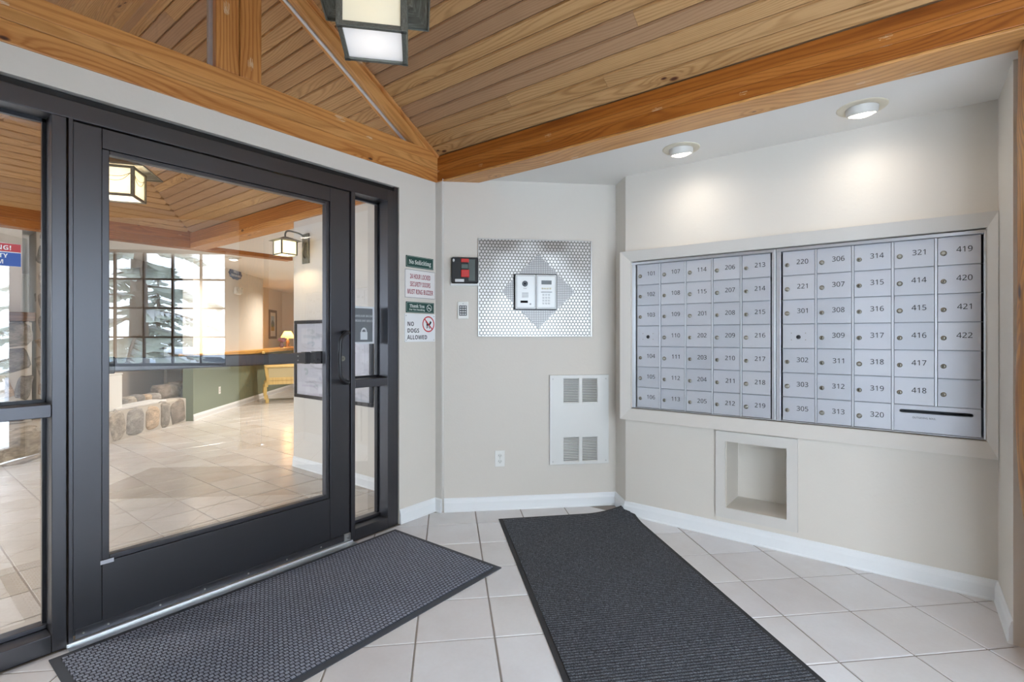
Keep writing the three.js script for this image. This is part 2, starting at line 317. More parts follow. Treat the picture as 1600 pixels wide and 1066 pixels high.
baseboard('baseboard_mailbox', [XM, -1.525], [XM, ZR], 'long white baseboard under the mailboxes');
baseboard('baseboard_right', [XM, ZR], [2.80, ZR], 'white baseboard beside the log post');
baseboard('baseboard_window', [2.50, 0.38], [XR, 1.72], 'white baseboard under the entry window');

// ---------------------------------------------------------------- timber: beams, post, rafters
function lamBeam(name, label, dir, len, w, y0, y1, at, cuts, tones = [0, 2]) {   // a beam glued up from boards; local x along its length
  const b = struct(group(name, [at[0], 0, at[1]], -Math.atan2(dir[1], dir[0])), label);
  let y = y0; cuts.forEach((h, k) => { const y2 = k === cuts.length - 1 ? y1 : y + h; mesh('beam_board', grainUV(rbox(0, len, y + 0.0004, y2 - 0.0004, -w, 0, k === 0 ? 0.004 : 0.0025), 'x', rr(0, 9), rr(0, 9)), MAT.beam[tones[k % tones.length]], b); y = y2; });
  return b;
}
lamBeam('trim_1', 'orange glued timber beam over the glass door', [1, 0], 3.0, 0.13, YB, 2.50, [-0.5, ZD + 0.005], [0.085, 0.05, 0.075], [0, 2, 0]);
lamBeam('trim_2', 'orange glued timber beam in front of the mailbox soffit', [0, 1], 2.95, 0.18, YB, YC, [XB, ZD], [0.014, 0.06, 0.045, 0.06], [2, 3, 1, 3]);  // thin pale bottom board paints in the lamp-lit underside
lamBeam('trim_3', 'timber beam along the far side of the vestibule', [0, -1], 3.0, 0.16, YB, YC, [XBL, 0.4], [0.1, 0.08]);
lamBeam('trim_4', 'timber beam above the paned entry window', [-1, 1], WLEN + 0.1, 0.16, YB, YC + 0.02, [2.56, 0.36], [0.1, 0.08]);
lamBeam('trim_5', 'timber beam above the outside entry door', [-1, -1], WLEN + 0.1, 0.16, YB, YC + 0.02, [XR + 0.02, 1.70], [0.1, 0.08]);
{
  const p = struct(group('trim_6', [0, 0, 0]), 'orange timber post standing on the door beam');
  mesh('post_board', grainUV(rbox(1.050, 1.156, 2.502, 3.32, ZD - 0.11, ZD, 0.005), 'y', 2.1, 0.3), MAT.beam[0], p);
  mesh('post_board', grainUV(rbox(1.160, 1.266, 2.502, 3.32, ZD - 0.11, ZD, 0.005), 'y', 4.7, 1.3), MAT.beam[0], p);
  for (const s of [1, -1]) {                                // the two rafters over the clerestory glass
    const r = struct(group('trim_' + (s > 0 ? 7 : 8), [XR + s * (XB + 0.03 - XR), YC - 0.005, ZD]), s > 0 ? 'sloping timber rafter above the clerestory glass by the mailboxes' : 'sloping timber rafter above the other clerestory pane');
    r.rotation.z = s > 0 ? PI - Math.atan(SL) : Math.atan(SL);
    const L = (XB + 0.03 - XR) / COS, Y = s > 0 ? 1 : -1;    // local x runs up the slope; downward is local +y (s>0) or -y
    const B = (x0, x1, a, b, z0, z1, rad) => rbox(x0, x1, Math.min(Y * a, Y * b), Math.max(Y * a, Y * b), z0, z1, rad);
    mesh('rafter_board', grainUV(B(0.05, L, 0.0, 0.092, -0.1, -0.004, 0.004), 'x', 1.3 + s, 0.2), MAT.beam[2], r);
    mesh('rafter_trim', grainUV(B(0.02, L, -0.002, 0.024, -0.02, 0.022, 0.008), 'x', 3.3, 0.9), MAT.beam[0], r);
    mesh('glazing_stop', B(0.1, L, 0.092, 0.104, -0.062, -0.045, 0.002), MAT.alu, r);
  }
  const w = struct(group('window_4'), 'triangular clerestory glass above the door beam');
  const yAt = (x) => YC + SL * (XB - Math.abs(x - XR) - XR) - 0.1;
  const tri = (pts) => { const g = new THREE.ShapeGeometry(shapeOf(pts)); return g.translate(0, 0, ZD - 0.055); };
  mesh('pane', tri([[1.266, 2.495], [2.30, 2.495], [1.266, yAt(1.266) + 0.02]]), MAT.windowGlass, w);
  mesh('pane', tri([[1.05, 2.495], [0.02, 2.495], [1.05, yAt(1.05) + 0.02]].reverse()), MAT.windowGlass, w);
  mesh('glazing_stop', box(1.032, 1.05, 2.5, 3.2, ZD - 0.062, ZD - 0.04), MAT.alu, w);
}
// plank ceilings: each board a piece under its slope; local x along the eave, y up the slope, z into the room
function slope(name, label, O, X, Y, len, up, range, { pitch = 0.0805, piece = [1.6, 3.4], mats = MAT.plank } = {}) {
  const g = struct(group(name, O), label);
  const Z = new THREE.Vector3().crossVectors(X, Y), m = new THREE.Matrix4().makeBasis(X, Y, Z);
  g.quaternion.setFromRotationMatrix(m);
  mesh('light_stop_deck', box(-0.3, len + 0.3, -0.25, up + 0.25, -0.07, -0.02), MAT.plank[3], g);  // slab added behind the planks to stop sky light leaking through the grooves
  const rows = Math.ceil(up / pitch);
  for (let i = 0; i < rows; i++) {
    const [a, b] = range((i + 0.5) * pitch); let x = a; if (b - a < 0.05) continue;
    let first = true;
    while (x < b - 0.02) {
      let x2 = Math.min(b, x + (first ? rr(0.7, piece[1]) : rr(...piece))); if (b - x2 < 0.35) x2 = b; first = false;
      const y0 = i * pitch, y1 = (i + 1) * pitch, c = 0.0075, e = 0.0012;
      const prof = [[y0, -0.02], [y1, -0.02], [y1 - e, -c], [y1 - c, 0], [y0 + c, 0], [y0 + e, -c]];
      const geo = extr(prof.map(([y, z]) => [z, y]), x2 - x - 0.001).rotateY(PI / 2).translate(x, 0, 0); // (z,y)->? fixed below
      const p = geo.attributes.position;                     // after rotateY(+90): x' = depth, z' = -profile z
      for (let k = 0; k < p.count; k++) p.setZ(k, -p.getZ(k));
      const A = geo.attributes.position.array; for (let t = 0; t < p.count; t += 3) for (let k = 0; k < 3; k++) { const q = A[(t + 1) * 3 + k]; A[(t + 1) * 3 + k] = A[(t + 2) * 3 + k]; A[(t + 2) * 3 + k] = q; }
      mesh('plank', grainUV(geo, 'x', rr(0, 20), rr(0, 20)), mats[Math.floor(rnd() * 4)], g);
      x = x2;
    }
  }
  return g;
}
const V = (x, y, z) => new THREE.Vector3(x, y, z);
const UP = (XB - XR) / COS;
// vestibule
slope('ceiling', 'wood plank slope rising from the mailbox beam', [XB, YC, ZD], V(0, 0, 1), V(-COS, SIN, 0), 3.0, UP, (s) => [0, 2.98 - s * COS * 0.4135]);
slope('ceiling', 'wood plank slope on the far side of the vestibule ridge', [XBL, YC, 0.4], V(0, 0, -1), V(COS, SIN, 0), 3.0, UP, (s) => [s * COS * 0.4135, 3.0]);
slope('ceiling', 'wood plank slope above the paned entry window', [2.50, YC, 0.38], V(-1 / R2, 0, 1 / R2), V(-COS / R2, SIN, -COS / R2), WLEN, UP, (s) => [s * COS * 0.38, WLEN + 0.02]);
slope('ceiling', 'wood plank slope above the outside entry door', [XR, YC, 1.72], V(-1 / R2, 0, -1 / R2), V(COS / R2, SIN, -COS / R2), WLEN, UP, (s) => [0, WLEN - s * COS * 0.38]);
// lobby vault
const ZL = -6.9;
slope('ceiling', 'wood plank slope of the lobby vault above the notice wall', [XB, YC, ZL], V(0, 0, 1), V(-COS, SIN, 0), 4.3, UP, (s) => [s * COS, 4.18]);
slope('ceiling', 'wood plank slope of the lobby vault on the far side', [XBL, YC, ZD - 0.12], V(0, 0, -1), V(COS, SIN, 0), 4.3, UP, (s) => [0, 4.18 - s * COS]);
slope('ceiling', 'wood plank hip end of the lobby vault', [XBL, YC, ZL], V(1, 0, 0), V(0, SIN, COS), 2.66, UP, (s) => [s * COS, 2.66 - s * COS]);
lamBeam('trim_9', 'timber beam in the lobby above the notice wall', [0, 1], 4.15, 0.18, YB, YC, [XB, ZL - 0.02], [0.06, 0.12], [0, 1]);
lamBeam('trim_10', 'timber beam across the back of the lobby vault', [1, 0], 5.0, 0.16, YB, YC + 0.03, [-1.2, ZL], [0.09, 0.12], [1, 3]);
lamBeam('trim_11', 'timber beam on the far side of the lobby vault', [0, -1], 4.15, 0.16, YB, YC, [XBL, ZD - 0.14], [0.09, 0.09]);

// ---------------------------------------------------------------- storefront: frame, door, sidelights
{
  const f = struct(group('trim_12'), 'dark bronze aluminium storefront frame');
  const zf = ZD + 0.004, zb = ZD - 0.135;
  const bar = (n, x0, x1, y0, y1, z0 = zb, z1 = zf, r = 0.003) => mesh(n, rbox(x0, x1, y0, y1, z0, z1, r), MAT.bronze, f);
  bar('jamb', 2.06, 2.118, 0.0, 2.147); bar('jamb', 2.121, 2.153, 0, 2.18, zb, zf - 0.012);
  bar('header', FX0, 2.06, 2.075, 2.147);
  mesh('header', rbox(FX0, 2.121, 2.149, 2.18, zb, zf - 0.03, 0.003), MAT.bronzeDark, f);  // darker metal paints in the shade of the recessed top band
  bar('mullion', 1.792, 1.82, 0.0, 2.075); bar('mullion', 0.458, 0.503, 0.0, 2.075);
  bar('mullion', 0.507, 0.5215, 0.004, 2.075, ZD - 0.06, zf + 0.004, 0.002);
  bar('jamb', FX0, FX0 + 0.07, 0, 2.075);
  bar('sill', 1.82, 2.06, 0.0, 0.07); bar('sill', FX0 + 0.07, 0.458, 0.0, 0.07);
  bar('sill', 1.82, 2.06, 0.07, 0.088, ZD - 0.12, ZD - 0.07); bar('sill', FX0 + 0.07, 0.458, 0.07, 0.088, ZD - 0.12, ZD - 0.07);
  struct(mesh('trim_13', merge([box(0.5, 1.80, 0, 0.006, ZD - 0.09, ZD + 0.055), rbox(0.5, 1.80, 0.004, 0.014, ZD - 0.06, ZD + 0.012, 0.003)]), MAT.aluBright), 'bright aluminium threshold under the glass door');
  // sidelights
  const side = (name, label, x0, x1) => {
    const w = struct(group(name), label), zg = ZD - 0.1;
    mesh('rail', rbox(x0, x1, 0.907, 0.957, zb, zf, 0.003), MAT.bronze, w);
    mesh('pane', plane(x0, x1, 0.957, 2.075, zg), MAT.glass, w); mesh('pane', plane(x0, x1, 0.088, 0.907, zg), MAT.glass, w);
    mesh('glazing_bead', merge([box(x0, x0 + 0.012, 0.957, 2.075, zg - 0.008, zg + 0.012), box(x1 - 0.012, x1, 0.957, 2.075, zg - 0.008, zg + 0.012), box(x0, x1, 0.957, 0.97, zg - 0.008, zg + 0.012), box(x0, x1, 2.062, 2.075, zg - 0.008, zg + 0.012), box(x0, x0 + 0.012, 0.088, 0.907, zg - 0.008, zg + 0.012), box(x1 - 0.012, x1, 0.088, 0.907, zg - 0.008, zg + 0.012)]), MAT.blackMetal, w);
    return w;
  };
  side('window_1', 'tall narrow sidelight between door and sign wall', 1.82, 2.06);
  side('window_2', 'wider sidelight on the hinge side of the glass door', FX0 + 0.07, 0.458);
  // the door leaf
  const d = struct(group('door_1'), 'dark bronze framed glass security door');
  const z0 = ZD - 0.055, z1 = ZD - 0.006, lx0 = 0.523, lx1 = 1.789, gx0 = 0.642, gx1 = 1.636, gy0 = 0.312, gy1 = 1.972;
  mesh('stile', rbox(lx0, 0.616, 0.03, 2.071, z0, z1, 0.003), MAT.bronze, d);
  mesh('stile', rbox(1.66, lx1, 0.03, 2.071, z0, z1, 0.003), MAT.bronze, d);
  mesh('rail', rbox(0.6165, 1.6595, 1.99, 2.071, z0, z1 - 0.001, 0.002), MAT.bronze, d);
  mesh('rail', rbox(0.6165, 1.6595, 0.03, 0.29, z0, z1 - 0.001, 0.002), MAT.bronze, d);
  const zg = (z0 + z1) / 2;
  for (const [a, b, c, e] of [[0.6165, gx0, 0.29, 1.99], [gx1, 1.6595, 0.29, 1.99], [gx0, gx1, 0.29, gy0], [gx0, gx1, gy1, 1.99]]) mesh('glazing_bead', rbox(a, b, c, e, z0 + 0.004, z1 - 0.008, 0.003), MAT.bronze, d);
  mesh('pane', plane(gx0, gx1, gy0, gy1, zg), MAT.glass, d);
  const sweep = mesh('door_sweep', merge([rbox(0.53, 1.765, 0.016, 0.052, z1, z1 + 0.004, 0.001), rbox(0.53, 1.765, 0.049, 0.054, z1, z1 + 0.009, 0.001)]), MAT.bronze, d);
  for (const x of [0.555, 0.635, 0.82, 1.0, 1.2, 1.4, 1.6]) mesh('screw', new THREE.SphereGeometry(0.0045, 10, 6, 0, 2 * PI, 0, PI / 2).rotateX(PI / 2).translate(x, 0.032, z1 + 0.004), MAT.steel, sweep);
  mesh('pivot', merge([rbox(1.745, 1.789, 0.016, 0.06, z1, z1 + 0.012, 0.004), cyl(0.008, 0.02, 12).rotateX(PI / 2).translate(1.768, 0.038, z1 + 0.014)]), MAT.steel, d);
  const h = mesh('door_handle', tube([[1.752, 1.236, z1], [1.748, 1.238, z1 + 0.045], [1.715, 1.232, z1 + 0.06], [1.688, 1.2, z1 + 0.062], [1.682, 1.15, z1 + 0.062], [1.682, 1.04, z1 + 0.062], [1.688, 0.985, z1 + 0.062], [1.715, 0.955, z1 + 0.06], [1.748, 0.95, z1 + 0.045], [1.752, 0.952, z1]], 0.0115, 60, 12), MAT.blackMetal, d);
  mesh('escutcheon', merge([cyl(0.02, 0.006, 16).rotateX(PI / 2).translate(1.752, 1.236, z1 + 0.003), cyl(0.02, 0.006, 16).rotateX(PI / 2).translate(1.752, 0.952, z1 + 0.003)]), MAT.blackMetal, h);
  const lk = mesh('lock_cylinder', cyl(0.015, 0.012, 20).rotateX(PI / 2).translate(1.735, 1.088, z1 + 0.006), MAT.lockMetal, d);
  mesh('keyhole', box(1.7335, 1.7365, 1.083, 1.094, z1 + 0.0115, z1 + 0.0125), MAT.darkHole, lk);
  const cb = mesh('crash_bar', rbox(gx0 - 0.03, gx1 + 0.03, 1.066, 1.126, z0 - 0.05, z0 - 0.015, 0.006), MAT.bronze, d);
  mesh('bar_end', merge([rbox(1.54, 1.575, 1.062, 1.13, z0 - 0.056, z0 - 0.011, 0.004), rbox(gx0 - 0.03, gx0 + 0.03, 1.06, 1.132, z0 - 0.056, z0, 0.004), rbox(1.6, 1.67, 1.06, 1.132, z0 - 0.056, z0, 0.004)]), MAT.blackMetal, cb);
  for (const y of [1.084, 1.108]) mesh('screw', cyl(0.004, 0.003, 10).rotateX(PI / 2).translate(1.5, y, z0 - 0.0145), MAT.steel, cb);
  mesh('maker_tag', faceUV(box(0.61, 0.655, 0.282, 0.298, z1 - 0.001, z1 + 0.001), 0.61, 0.655, 0.282, 0.298), std('#c9ccd6', 0.4, { metalness: 0.4 }), d);
}

// ---------------------------------------------------------------- signs and stickers
function rrPath(g, x, y, w, h, r) { g.beginPath(); g.moveTo(x + r, y); g.arcTo(x + w, y, x + w, y + h, r); g.arcTo(x + w, y + h, x, y + h, r); g.arcTo(x, y + h, x, y, r); g.arcTo(x, y, x + w, y, r); g.closePath(); }
function sign(name, label, x0, x1, y0, y1, z, plate, t, draw, px = 512, holes = true) {
  const w = x1 - x0, h = y1 - y0, g = group(name, [(x0 + x1) / 2, y0, z]);
  tag(g, label, 'sign');
  mesh('plate', rbox(-w / 2, w / 2, 0, h, 0, t, 0.004, 2), plate, g);
  const map = canvasTex(px, Math.round(px * h / w), draw);
  mesh('print', plane(-w / 2 + 0.001, w / 2 - 0.001, 0.001, h - 0.001, t + 0.0004), std('#ffffff', 0.45, { map }), g);
  return g;
}
const fit = (c, s, x, y, maxW, font, px) => { c.font = font.replace('PX', px); const w = c.measureText(s).width; c.save(); c.translate(x, y); c.scale(Math.min(1, maxW / w), 1); c.fillText(s, 0, 0); c.restore(); };
const greenBase = (c, w, h) => { c.fillStyle = '#17463f'; c.fillRect(0, 0, w, h); c.strokeStyle = '#b9c4bd'; c.lineWidth = 4; rrPath(c, 9, 9, w - 18, h - 18, 14); c.stroke(); };
sign('no_soliciting_sign', 'small dark green plaque reading No Soliciting, topmost of the wall signs', 2.208, 2.45, 1.675, 1.752, ZD, std('#123932', 0.4), 0.006, (c, w, h) => { greenBase(c, w, h); c.fillStyle = '#e9ece8'; c.textAlign = 'center'; c.textBaseline = 'middle'; fit(c, 'No Soliciting', w / 2, h / 2 + 4, w * 0.82, 'bold PXpx serif', 84); });
sign('buzzer_sign', 'white sign with red lettering about locked security doors', 2.198, 2.468, 1.472, 1.662, ZD, std('#dddbd9', 0.4), 0.004, (c, w, h) => { c.fillStyle = '#e6e3e2'; c.fillRect(0, 0, w, h); c.strokeStyle = '#4d4a4c'; c.lineWidth = 4; c.strokeRect(4, 4, w - 8, h - 8); c.fillStyle = '#8c1f33'; c.textAlign = 'center'; c.textBaseline = 'middle'; ['24 HOUR LOCKED', 'SECURITY DOORS', 'MUST RING BUZZER'].forEach((s, k) => fit(c, s, w / 2, h * (0.24 + 0.27 * k), w * (k === 2 ? 0.86 : 0.68), 'bold PXpx sans-serif', 84)); });
sign('no_smoking_sign', 'small dark green plaque thanking visitors for not smoking', 2.208, 2.456, 1.374, 1.447, ZD, std('#123932', 0.4), 0.006, (c, w, h) => { greenBase(c, w, h); c.fillStyle = '#e9ece8'; c.textAlign = 'center'; c.textBaseline = 'middle'; fit(c, 'Thank You', w * 0.38, h * 0.38, w * 0.54, 'bold PXpx serif', 62); fit(c, 'For Not Smoking', w * 0.38, h * 0.72, w * 0.56, 'bold PXpx serif', 36); const x = w * 0.82, y = h * 0.5, r = h * 0.3; c.strokeStyle = '#e9ece8'; c.lineWidth = 8; c.beginPath(); c.arc(x, y, r, 0, 7); c.stroke(); c.beginPath(); c.moveTo(x - r * 0.7, y - r * 0.7); c.lineTo(x + r * 0.7, y + r * 0.7); c.stroke(); c.lineWidth = 9; c.beginPath(); c.moveTo(x - r * 0.6, y + 6); c.lineTo(x + r * 0.6, y + 6); c.stroke(); });
sign('no_dogs_sign', 'white sign reading No Dogs Allowed with a red crossed-out dog', 2.198, 2.468, 1.18, 1.368, ZD, std('#dfe0e2', 0.4), 0.004, (c, w, h) => {
  c.fillStyle = '#e7e8ea'; c.fillRect(0, 0, w, h); c.fillStyle = '#2b2d33'; c.textAlign = 'left'; c.textBaseline = 'middle';
  fit(c, 'NO', w * 0.07, h * 0.36, w * 0.4, 'bold PXpx sans-serif', 74); fit(c, 'DOGS', w * 0.07, h * 0.6, w * 0.5, 'bold PXpx sans-serif', 74); fit(c, 'ALLOWED', w * 0.07, h * 0.84, w * 0.66, 'bold PXpx sans-serif', 74);
  const x = w * 0.77, y = h * 0.36, r = h * 0.27; c.fillStyle = '#1d1d20';
  c.fillRect(x - 34, y - 8, 62, 26); c.fillRect(x - 32, y + 12, 13, 44); c.fillRect(x - 10, y + 12, 9, 34); c.fillRect(x + 14, y + 12, 12, 46); c.beginPath(); c.moveTo(x + 14, y - 6); c.lineTo(x + 30, y - 44); c.lineTo(x + 56, y - 26); c.lineTo(x + 34, y + 6); c.fill(); c.beginPath(); c.moveTo(x - 34, y - 6); c.lineTo(x - 52, y - 34); c.lineTo(x - 44, y - 36); c.lineTo(x - 24, y - 8); c.fill();
  c.strokeStyle = '#c0202c'; c.lineWidth = 15; c.beginPath(); c.arc(x, y, r, 0, 7); c.stroke(); c.beginPath(); c.moveTo(x - r * 0.7, y - r * 0.7); c.lineTo(x + r * 0.7, y + r * 0.7); c.stroke();
  c.fillStyle = '#8b8d92'; for (const [a, b] of [[0.04, 0.07], [0.96, 0.07], [0.04, 0.94], [0.96, 0.94]]) { c.beginPath(); c.arc(w * a, h * b, 6, 0, 7); c.fill(); }
});
sign('security_sticker', 'red and blue security warning sticker on the hinge-side sidelight', 0.21, 0.388, 1.485, 1.572, ZD - 0.0985, std('#e8e8ee', 0.5), 0.0006, (c, w, h) => { c.fillStyle = '#d2383f'; c.fillRect(0, 0, w, h * 0.36); c.fillStyle = '#2f5db8'; c.fillRect(0, h * 0.4, w, h * 0.6); c.fillStyle = '#ffffff'; c.fillRect(0, h * 0.36, w, h * 0.04); c.textAlign = 'center'; c.textBaseline = 'middle'; fit(c, 'WARNING!', w / 2, h * 0.19, w * 0.86, 'bold PXpx sans-serif', 70); fit(c, 'SECURITY', w / 2, h * 0.55, w * 0.84, 'bold PXpx sans-serif', 66); fit(c, 'SYSTEM', w / 2, h * 0.82, w * 0.66, 'bold PXpx sans-serif', 66); });
{
  const g = group('door_sticker', [1.955, 1.17, ZD - 0.0985]); tag(g, 'translucent padlock sticker on the narrow sidelight, seen from behind', 'sticker');
  const w = 0.155, h = 0.235, white = std('#d9dde2', 0.6);
  mesh('sticker_backdrop', box(-w / 2 + 0.011, w / 2 - 0.011, 0.011, h - 0.011, -0.0002, 0.0001), std('#73777c', 0.5), g);  // opaque gray sheet paints in the dark view behind the sticker
  mesh('sticker_border', merge([box(-w / 2, w / 2, 0, 0.012, 0, 0.0006), box(-w / 2, w / 2, h - 0.012, h, 0, 0.0006), box(-w / 2, -w / 2 + 0.012, 0.012, h - 0.012, 0, 0.0006), box(w / 2 - 0.012, w / 2, 0.012, h - 0.012, 0, 0.0006)]), white, g);
  const arc = new THREE.TorusGeometry(0.017, 0.005, 6, 16, PI).scale(1, 1.3, 0.1).translate(0, 0.075, 0.0005);
  mesh('padlock_print', merge([box(-0.026, 0.026, 0.026, 0.075, 0, 0.0006), arc]), white, g);
  for (const [s, y] of [['SECURE BUILDING', 0.175], ['CLOSE THE DOOR', 0.145]]) { const t = textGeo(s, 0.013, 0.0005); t.scale(-1, 1, 1); const A = t.attributes.position.array; for (let k = 0; k < A.length; k += 9) for (let q = 0; q < 3; q++) { const v = A[k + 3 + q]; A[k + 3 + q] = A[k + 6 + q]; A[k + 6 + q] = v; } t.computeBoundingBox(); const sx = 0.128 / (t.boundingBox.max.x - t.boundingBox.min.x); t.scale(sx, 1, 1); t.computeVertexNormals(); mesh('lettering', t, white, g, [0, y, 0]); }
}

// ---------------------------------------------------------------- intercom wall
const onCorner = (name, u, y, out = 0) => group(name, [IC[0] + u / R2 - out / R2, y, IC[2] + u / R2 + out / R2], -PI / 4);
{
  const W = 0.809, H = 0.683, g = onCorner('intercom_backplate', 0.208 + W / 2, 1.216, 0); tag(g, 'large square sheet of embossed honeycomb metal behind the intercom', 'metal plate');
  const hex = (u, v, n = 12) => { let x = u * n, y = v * n / 0.8660254 * 0.8660254; const rows = n * 2 / Math.sqrt(3); y = v * Math.round(rows / 2) * 2; const r = Math.floor(y), fx = x + (r % 2) * 0.5; let best = 9; for (let dr = -1; dr <= 1; dr++) { const rrw = r + dr, off = (((rrw % 2) + 2) % 2) * 0.5; const c = Math.floor(x - off) ; for (let dc = 0; dc <= 1; dc++) { const cx = c + dc + off, dx = x - cx, dy = (y - rrw - 0.5) * 0.866; best = Math.min(best, Math.hypot(dx, dy)); } } return best; };
  const hx2 = tex(512, 512, (u, v) => { const d = hex(u, v, 16); const k = d < 0.385 ? 0.86 : d < 0.47 ? 0.42 : 0.58; return [k, k, k * 1.01]; }, true, [1, 1]);
  // gently wavy sheet with a folded rim
  const sh = new THREE.BoxGeometry(W, H, 0.003, 40, 34, 1).translate(0, H / 2, 0.008);
  const wn = noise2(5, 5, 777); { const p = sh.attributes.position; for (let i = 0; i < p.count; i++) { const u = p.getX(i) / W + 0.5, v = p.getY(i) / H, e = Math.min(1, Math.min(u, 1 - u, v, 1 - v) * 8); p.setZ(i, p.getZ(i) + e * 0.007 * (wn(u * 0.9, v * 0.9) - 0.4)); } }
  sh.computeVertexNormals(); { const p = sh.attributes.position, uv = sh.attributes.uv; for (let i = 0; i < p.count; i++) uv.setXY(i, (p.getX(i) + 1) / 0.38, (p.getY(i) + 1) / 0.38); }
  mesh('honeycomb_sheet', sh, std('#c9c6c0', 0.34, { metalness: 0.85, map: hx2 }), g);
  mesh('folded_rim', merge([rbox(W / 2 - 0.006, W / 2 + 0.004, 0, H, 0, 0.016, 0.002), rbox(-W / 2 - 0.002, -W / 2 + 0.004, 0, H, 0, 0.013, 0.002), rbox(-W / 2, W / 2, H - 0.003, H + 0.002, 0, 0.013, 0.002), rbox(-W / 2, W / 2, -0.002, 0.003, 0, 0.013, 0.002)]), MAT.steel, g);
  const dots = tex(64, 64, (u, v) => { const d = Math.hypot(u - 0.5, v - 0.5), k = d < 0.28 ? 0.95 : 0.62; return [k, k, k]; });
  const dm = shapeOf([[0, -0.262], [0.262, 0], [0, 0.262], [-0.262, 0]]);
  const dg = new THREE.ExtrudeGeometry(dm, { depth: 0.003, bevelEnabled: false }); { const p = dg.attributes.position, uv = dg.attributes.uv; for (let i = 0; i < p.count; i++) uv.setXY(i, p.getX(i) / 0.0125, p.getY(i) / 0.0125); }
  mesh('diamond_overlay', dg, std('#c3c2c1', 0.42, { metalness: 0.75, map: dots }), g, [0.02, 0.318, 0.0145]);
}
{
  const W = 0.292, H = 0.24, g = onCorner('door_intercom', 0.463 + W / 2, 1.408, 0.018); tag(g, 'two-module silver door intercom with camera and keypad', 'intercom');
  const face = std('#cfd0cf', 0.4, { metalness: 0.25 }), seam = std('#8b8c8e', 0.5, { metalness: 0.3 });
  mesh('back_box', rbox(-W / 2 - 0.006, W / 2 + 0.006, -0.006, H + 0.006, -0.002, 0.02, 0.004), MAT.blackMetal, g);
  const mod = (x0, x1) => { const m = mesh('module', rbox(x0, x1, 0, H, 0.018, 0.034, 0.004, 2), face, g); mesh('module_border', extr(rect(x0 + 0.008, x1 - 0.008, 0.008, H - 0.008), 0.0012, [rect(x0 + 0.011, x1 - 0.011, 0.011, H - 0.011)]).translate(0, 0, 0.0335), seam, m); return m; };
  const a = mod(-W / 2, -0.001), b = mod(0.001, W / 2);
  const cx = -0.078;
  mesh('speaker_camera', merge([new THREE.TorusGeometry(0.017, 0.003, 8, 24).translate(cx, 0.176, 0.035), cyl(0.0165, 0.006, 24).rotateX(PI / 2).translate(cx, 0.176, 0.034), new THREE.SphereGeometry(0.008, 14, 10).translate(cx, 0.176, 0.037)]), std('#3a3c40', 0.25, { metalness: 0.5 }), a);
  for (let i = 0; i < 3; i++) mesh('indicator', cyl(0.0022, 0.002, 8).rotateX(PI / 2).translate(cx - 0.008 + 0.008 * i, 0.143, 0.0348), MAT.darkHole, a);
  for (let i = 0; i < 7; i++) mesh('speaker_slot', box(cx - 0.022, cx + 0.024, 0.079 + i * 0.0055, 0.0815 + i * 0.0055, 0.0338, 0.035), std('#9fa1a3', 0.5), a);
  mesh('name_window', rbox(cx - 0.032, cx + 0.02, 0.042, 0.058, 0.033, 0.0355, 0.001), MAT.darkHole, a);
  mesh('call_button', cyl(0.006, 0.004, 14).rotateX(PI / 2).translate(cx + 0.038, 0.034, 0.035), seam, a);
  const bx = 0.074;
  mesh('display', rbox(bx - 0.036, bx + 0.036, 0.172, 0.2, 0.033, 0.0355, 0.001), std('#5d6468', 0.3), b);
  for (let i = 0; i < 4; i++) mesh('scroll_key', rbox(bx - 0.034 + i * 0.019, bx - 0.023 + i * 0.019, 0.138, 0.149, 0.033, 0.037, 0.002), std('#d9cfb0', 0.45), b);
  mesh('hood', box(bx - 0.038, bx + 0.038, 0.116, 0.121, 0.034, 0.041), seam, b);
  for (let r = 0; r < 4; r++) for (let c = 0; c < 3; c++) mesh('key', rbox(bx - 0.028 + c * 0.02, bx - 0.014 + c * 0.02, 0.094 - r * 0.02, 0.106 - r * 0.02, 0.033, 0.037, 0.002), std('#b9babb', 0.4, { metalness: 0.3 }), b);
}
{
  const W = 0.187, H = 0.18, g = onCorner('fire_key_box', 0.021 + W / 2, 1.582, 0); tag(g, 'black square emergency switch box with red levers under a clear guard', 'switch box');
  mesh('back_plate', rbox(-W / 2 - 0.006, W / 2 + 0.004, -0.014, H + 0.004, 0, 0.012, 0.004), MAT.whitePlastic, g);
  mesh('housing', rbox(-W / 2, W / 2, 0, H, 0.01, 0.05, 0.012, 3), std('#101113', 0.5), g);
  mesh('housing_rim', extr(rect(-W / 2 + 0.006, W / 2 - 0.006, 0.006, H - 0.006), 0.008, [rect(-W / 2 + 0.016, W / 2 - 0.016, 0.016, H - 0.016)]).translate(0, 0, 0.047), std('#131417', 0.5), g);
  const red = std('#c8261f', 0.35);
  mesh('red_lever', rbox(-0.028, 0.026, 0.142, 0.168, 0.045, 0.06, 0.004), red, g);
  mesh('red_lever', rbox(-0.028, 0.03, 0.04, 0.092, 0.045, 0.066, 0.005), red, g);
  mesh('gray_block', rbox(0.022, 0.07, 0.015, 0.165, 0.045, 0.054, 0.003), std('#4b5652', 0.4), g);
  mesh('gray_block', rbox(-0.026, 0.02, 0.1, 0.13, 0.045, 0.055, 0.003), std('#55615c', 0.4), g);
  mesh('label_strip', rbox(-0.068, -0.006, 0.008, 0.028, 0.05, 0.0565, 0.002), std('#d6d8da', 0.4), g);
  mesh('seal', new THREE.SphereGeometry(0.009, 12, 8).scale(0.8, 1.3, 0.5).translate(-0.078, 0.155, 0.055), std('#d8d9dc', 0.4), g);
}
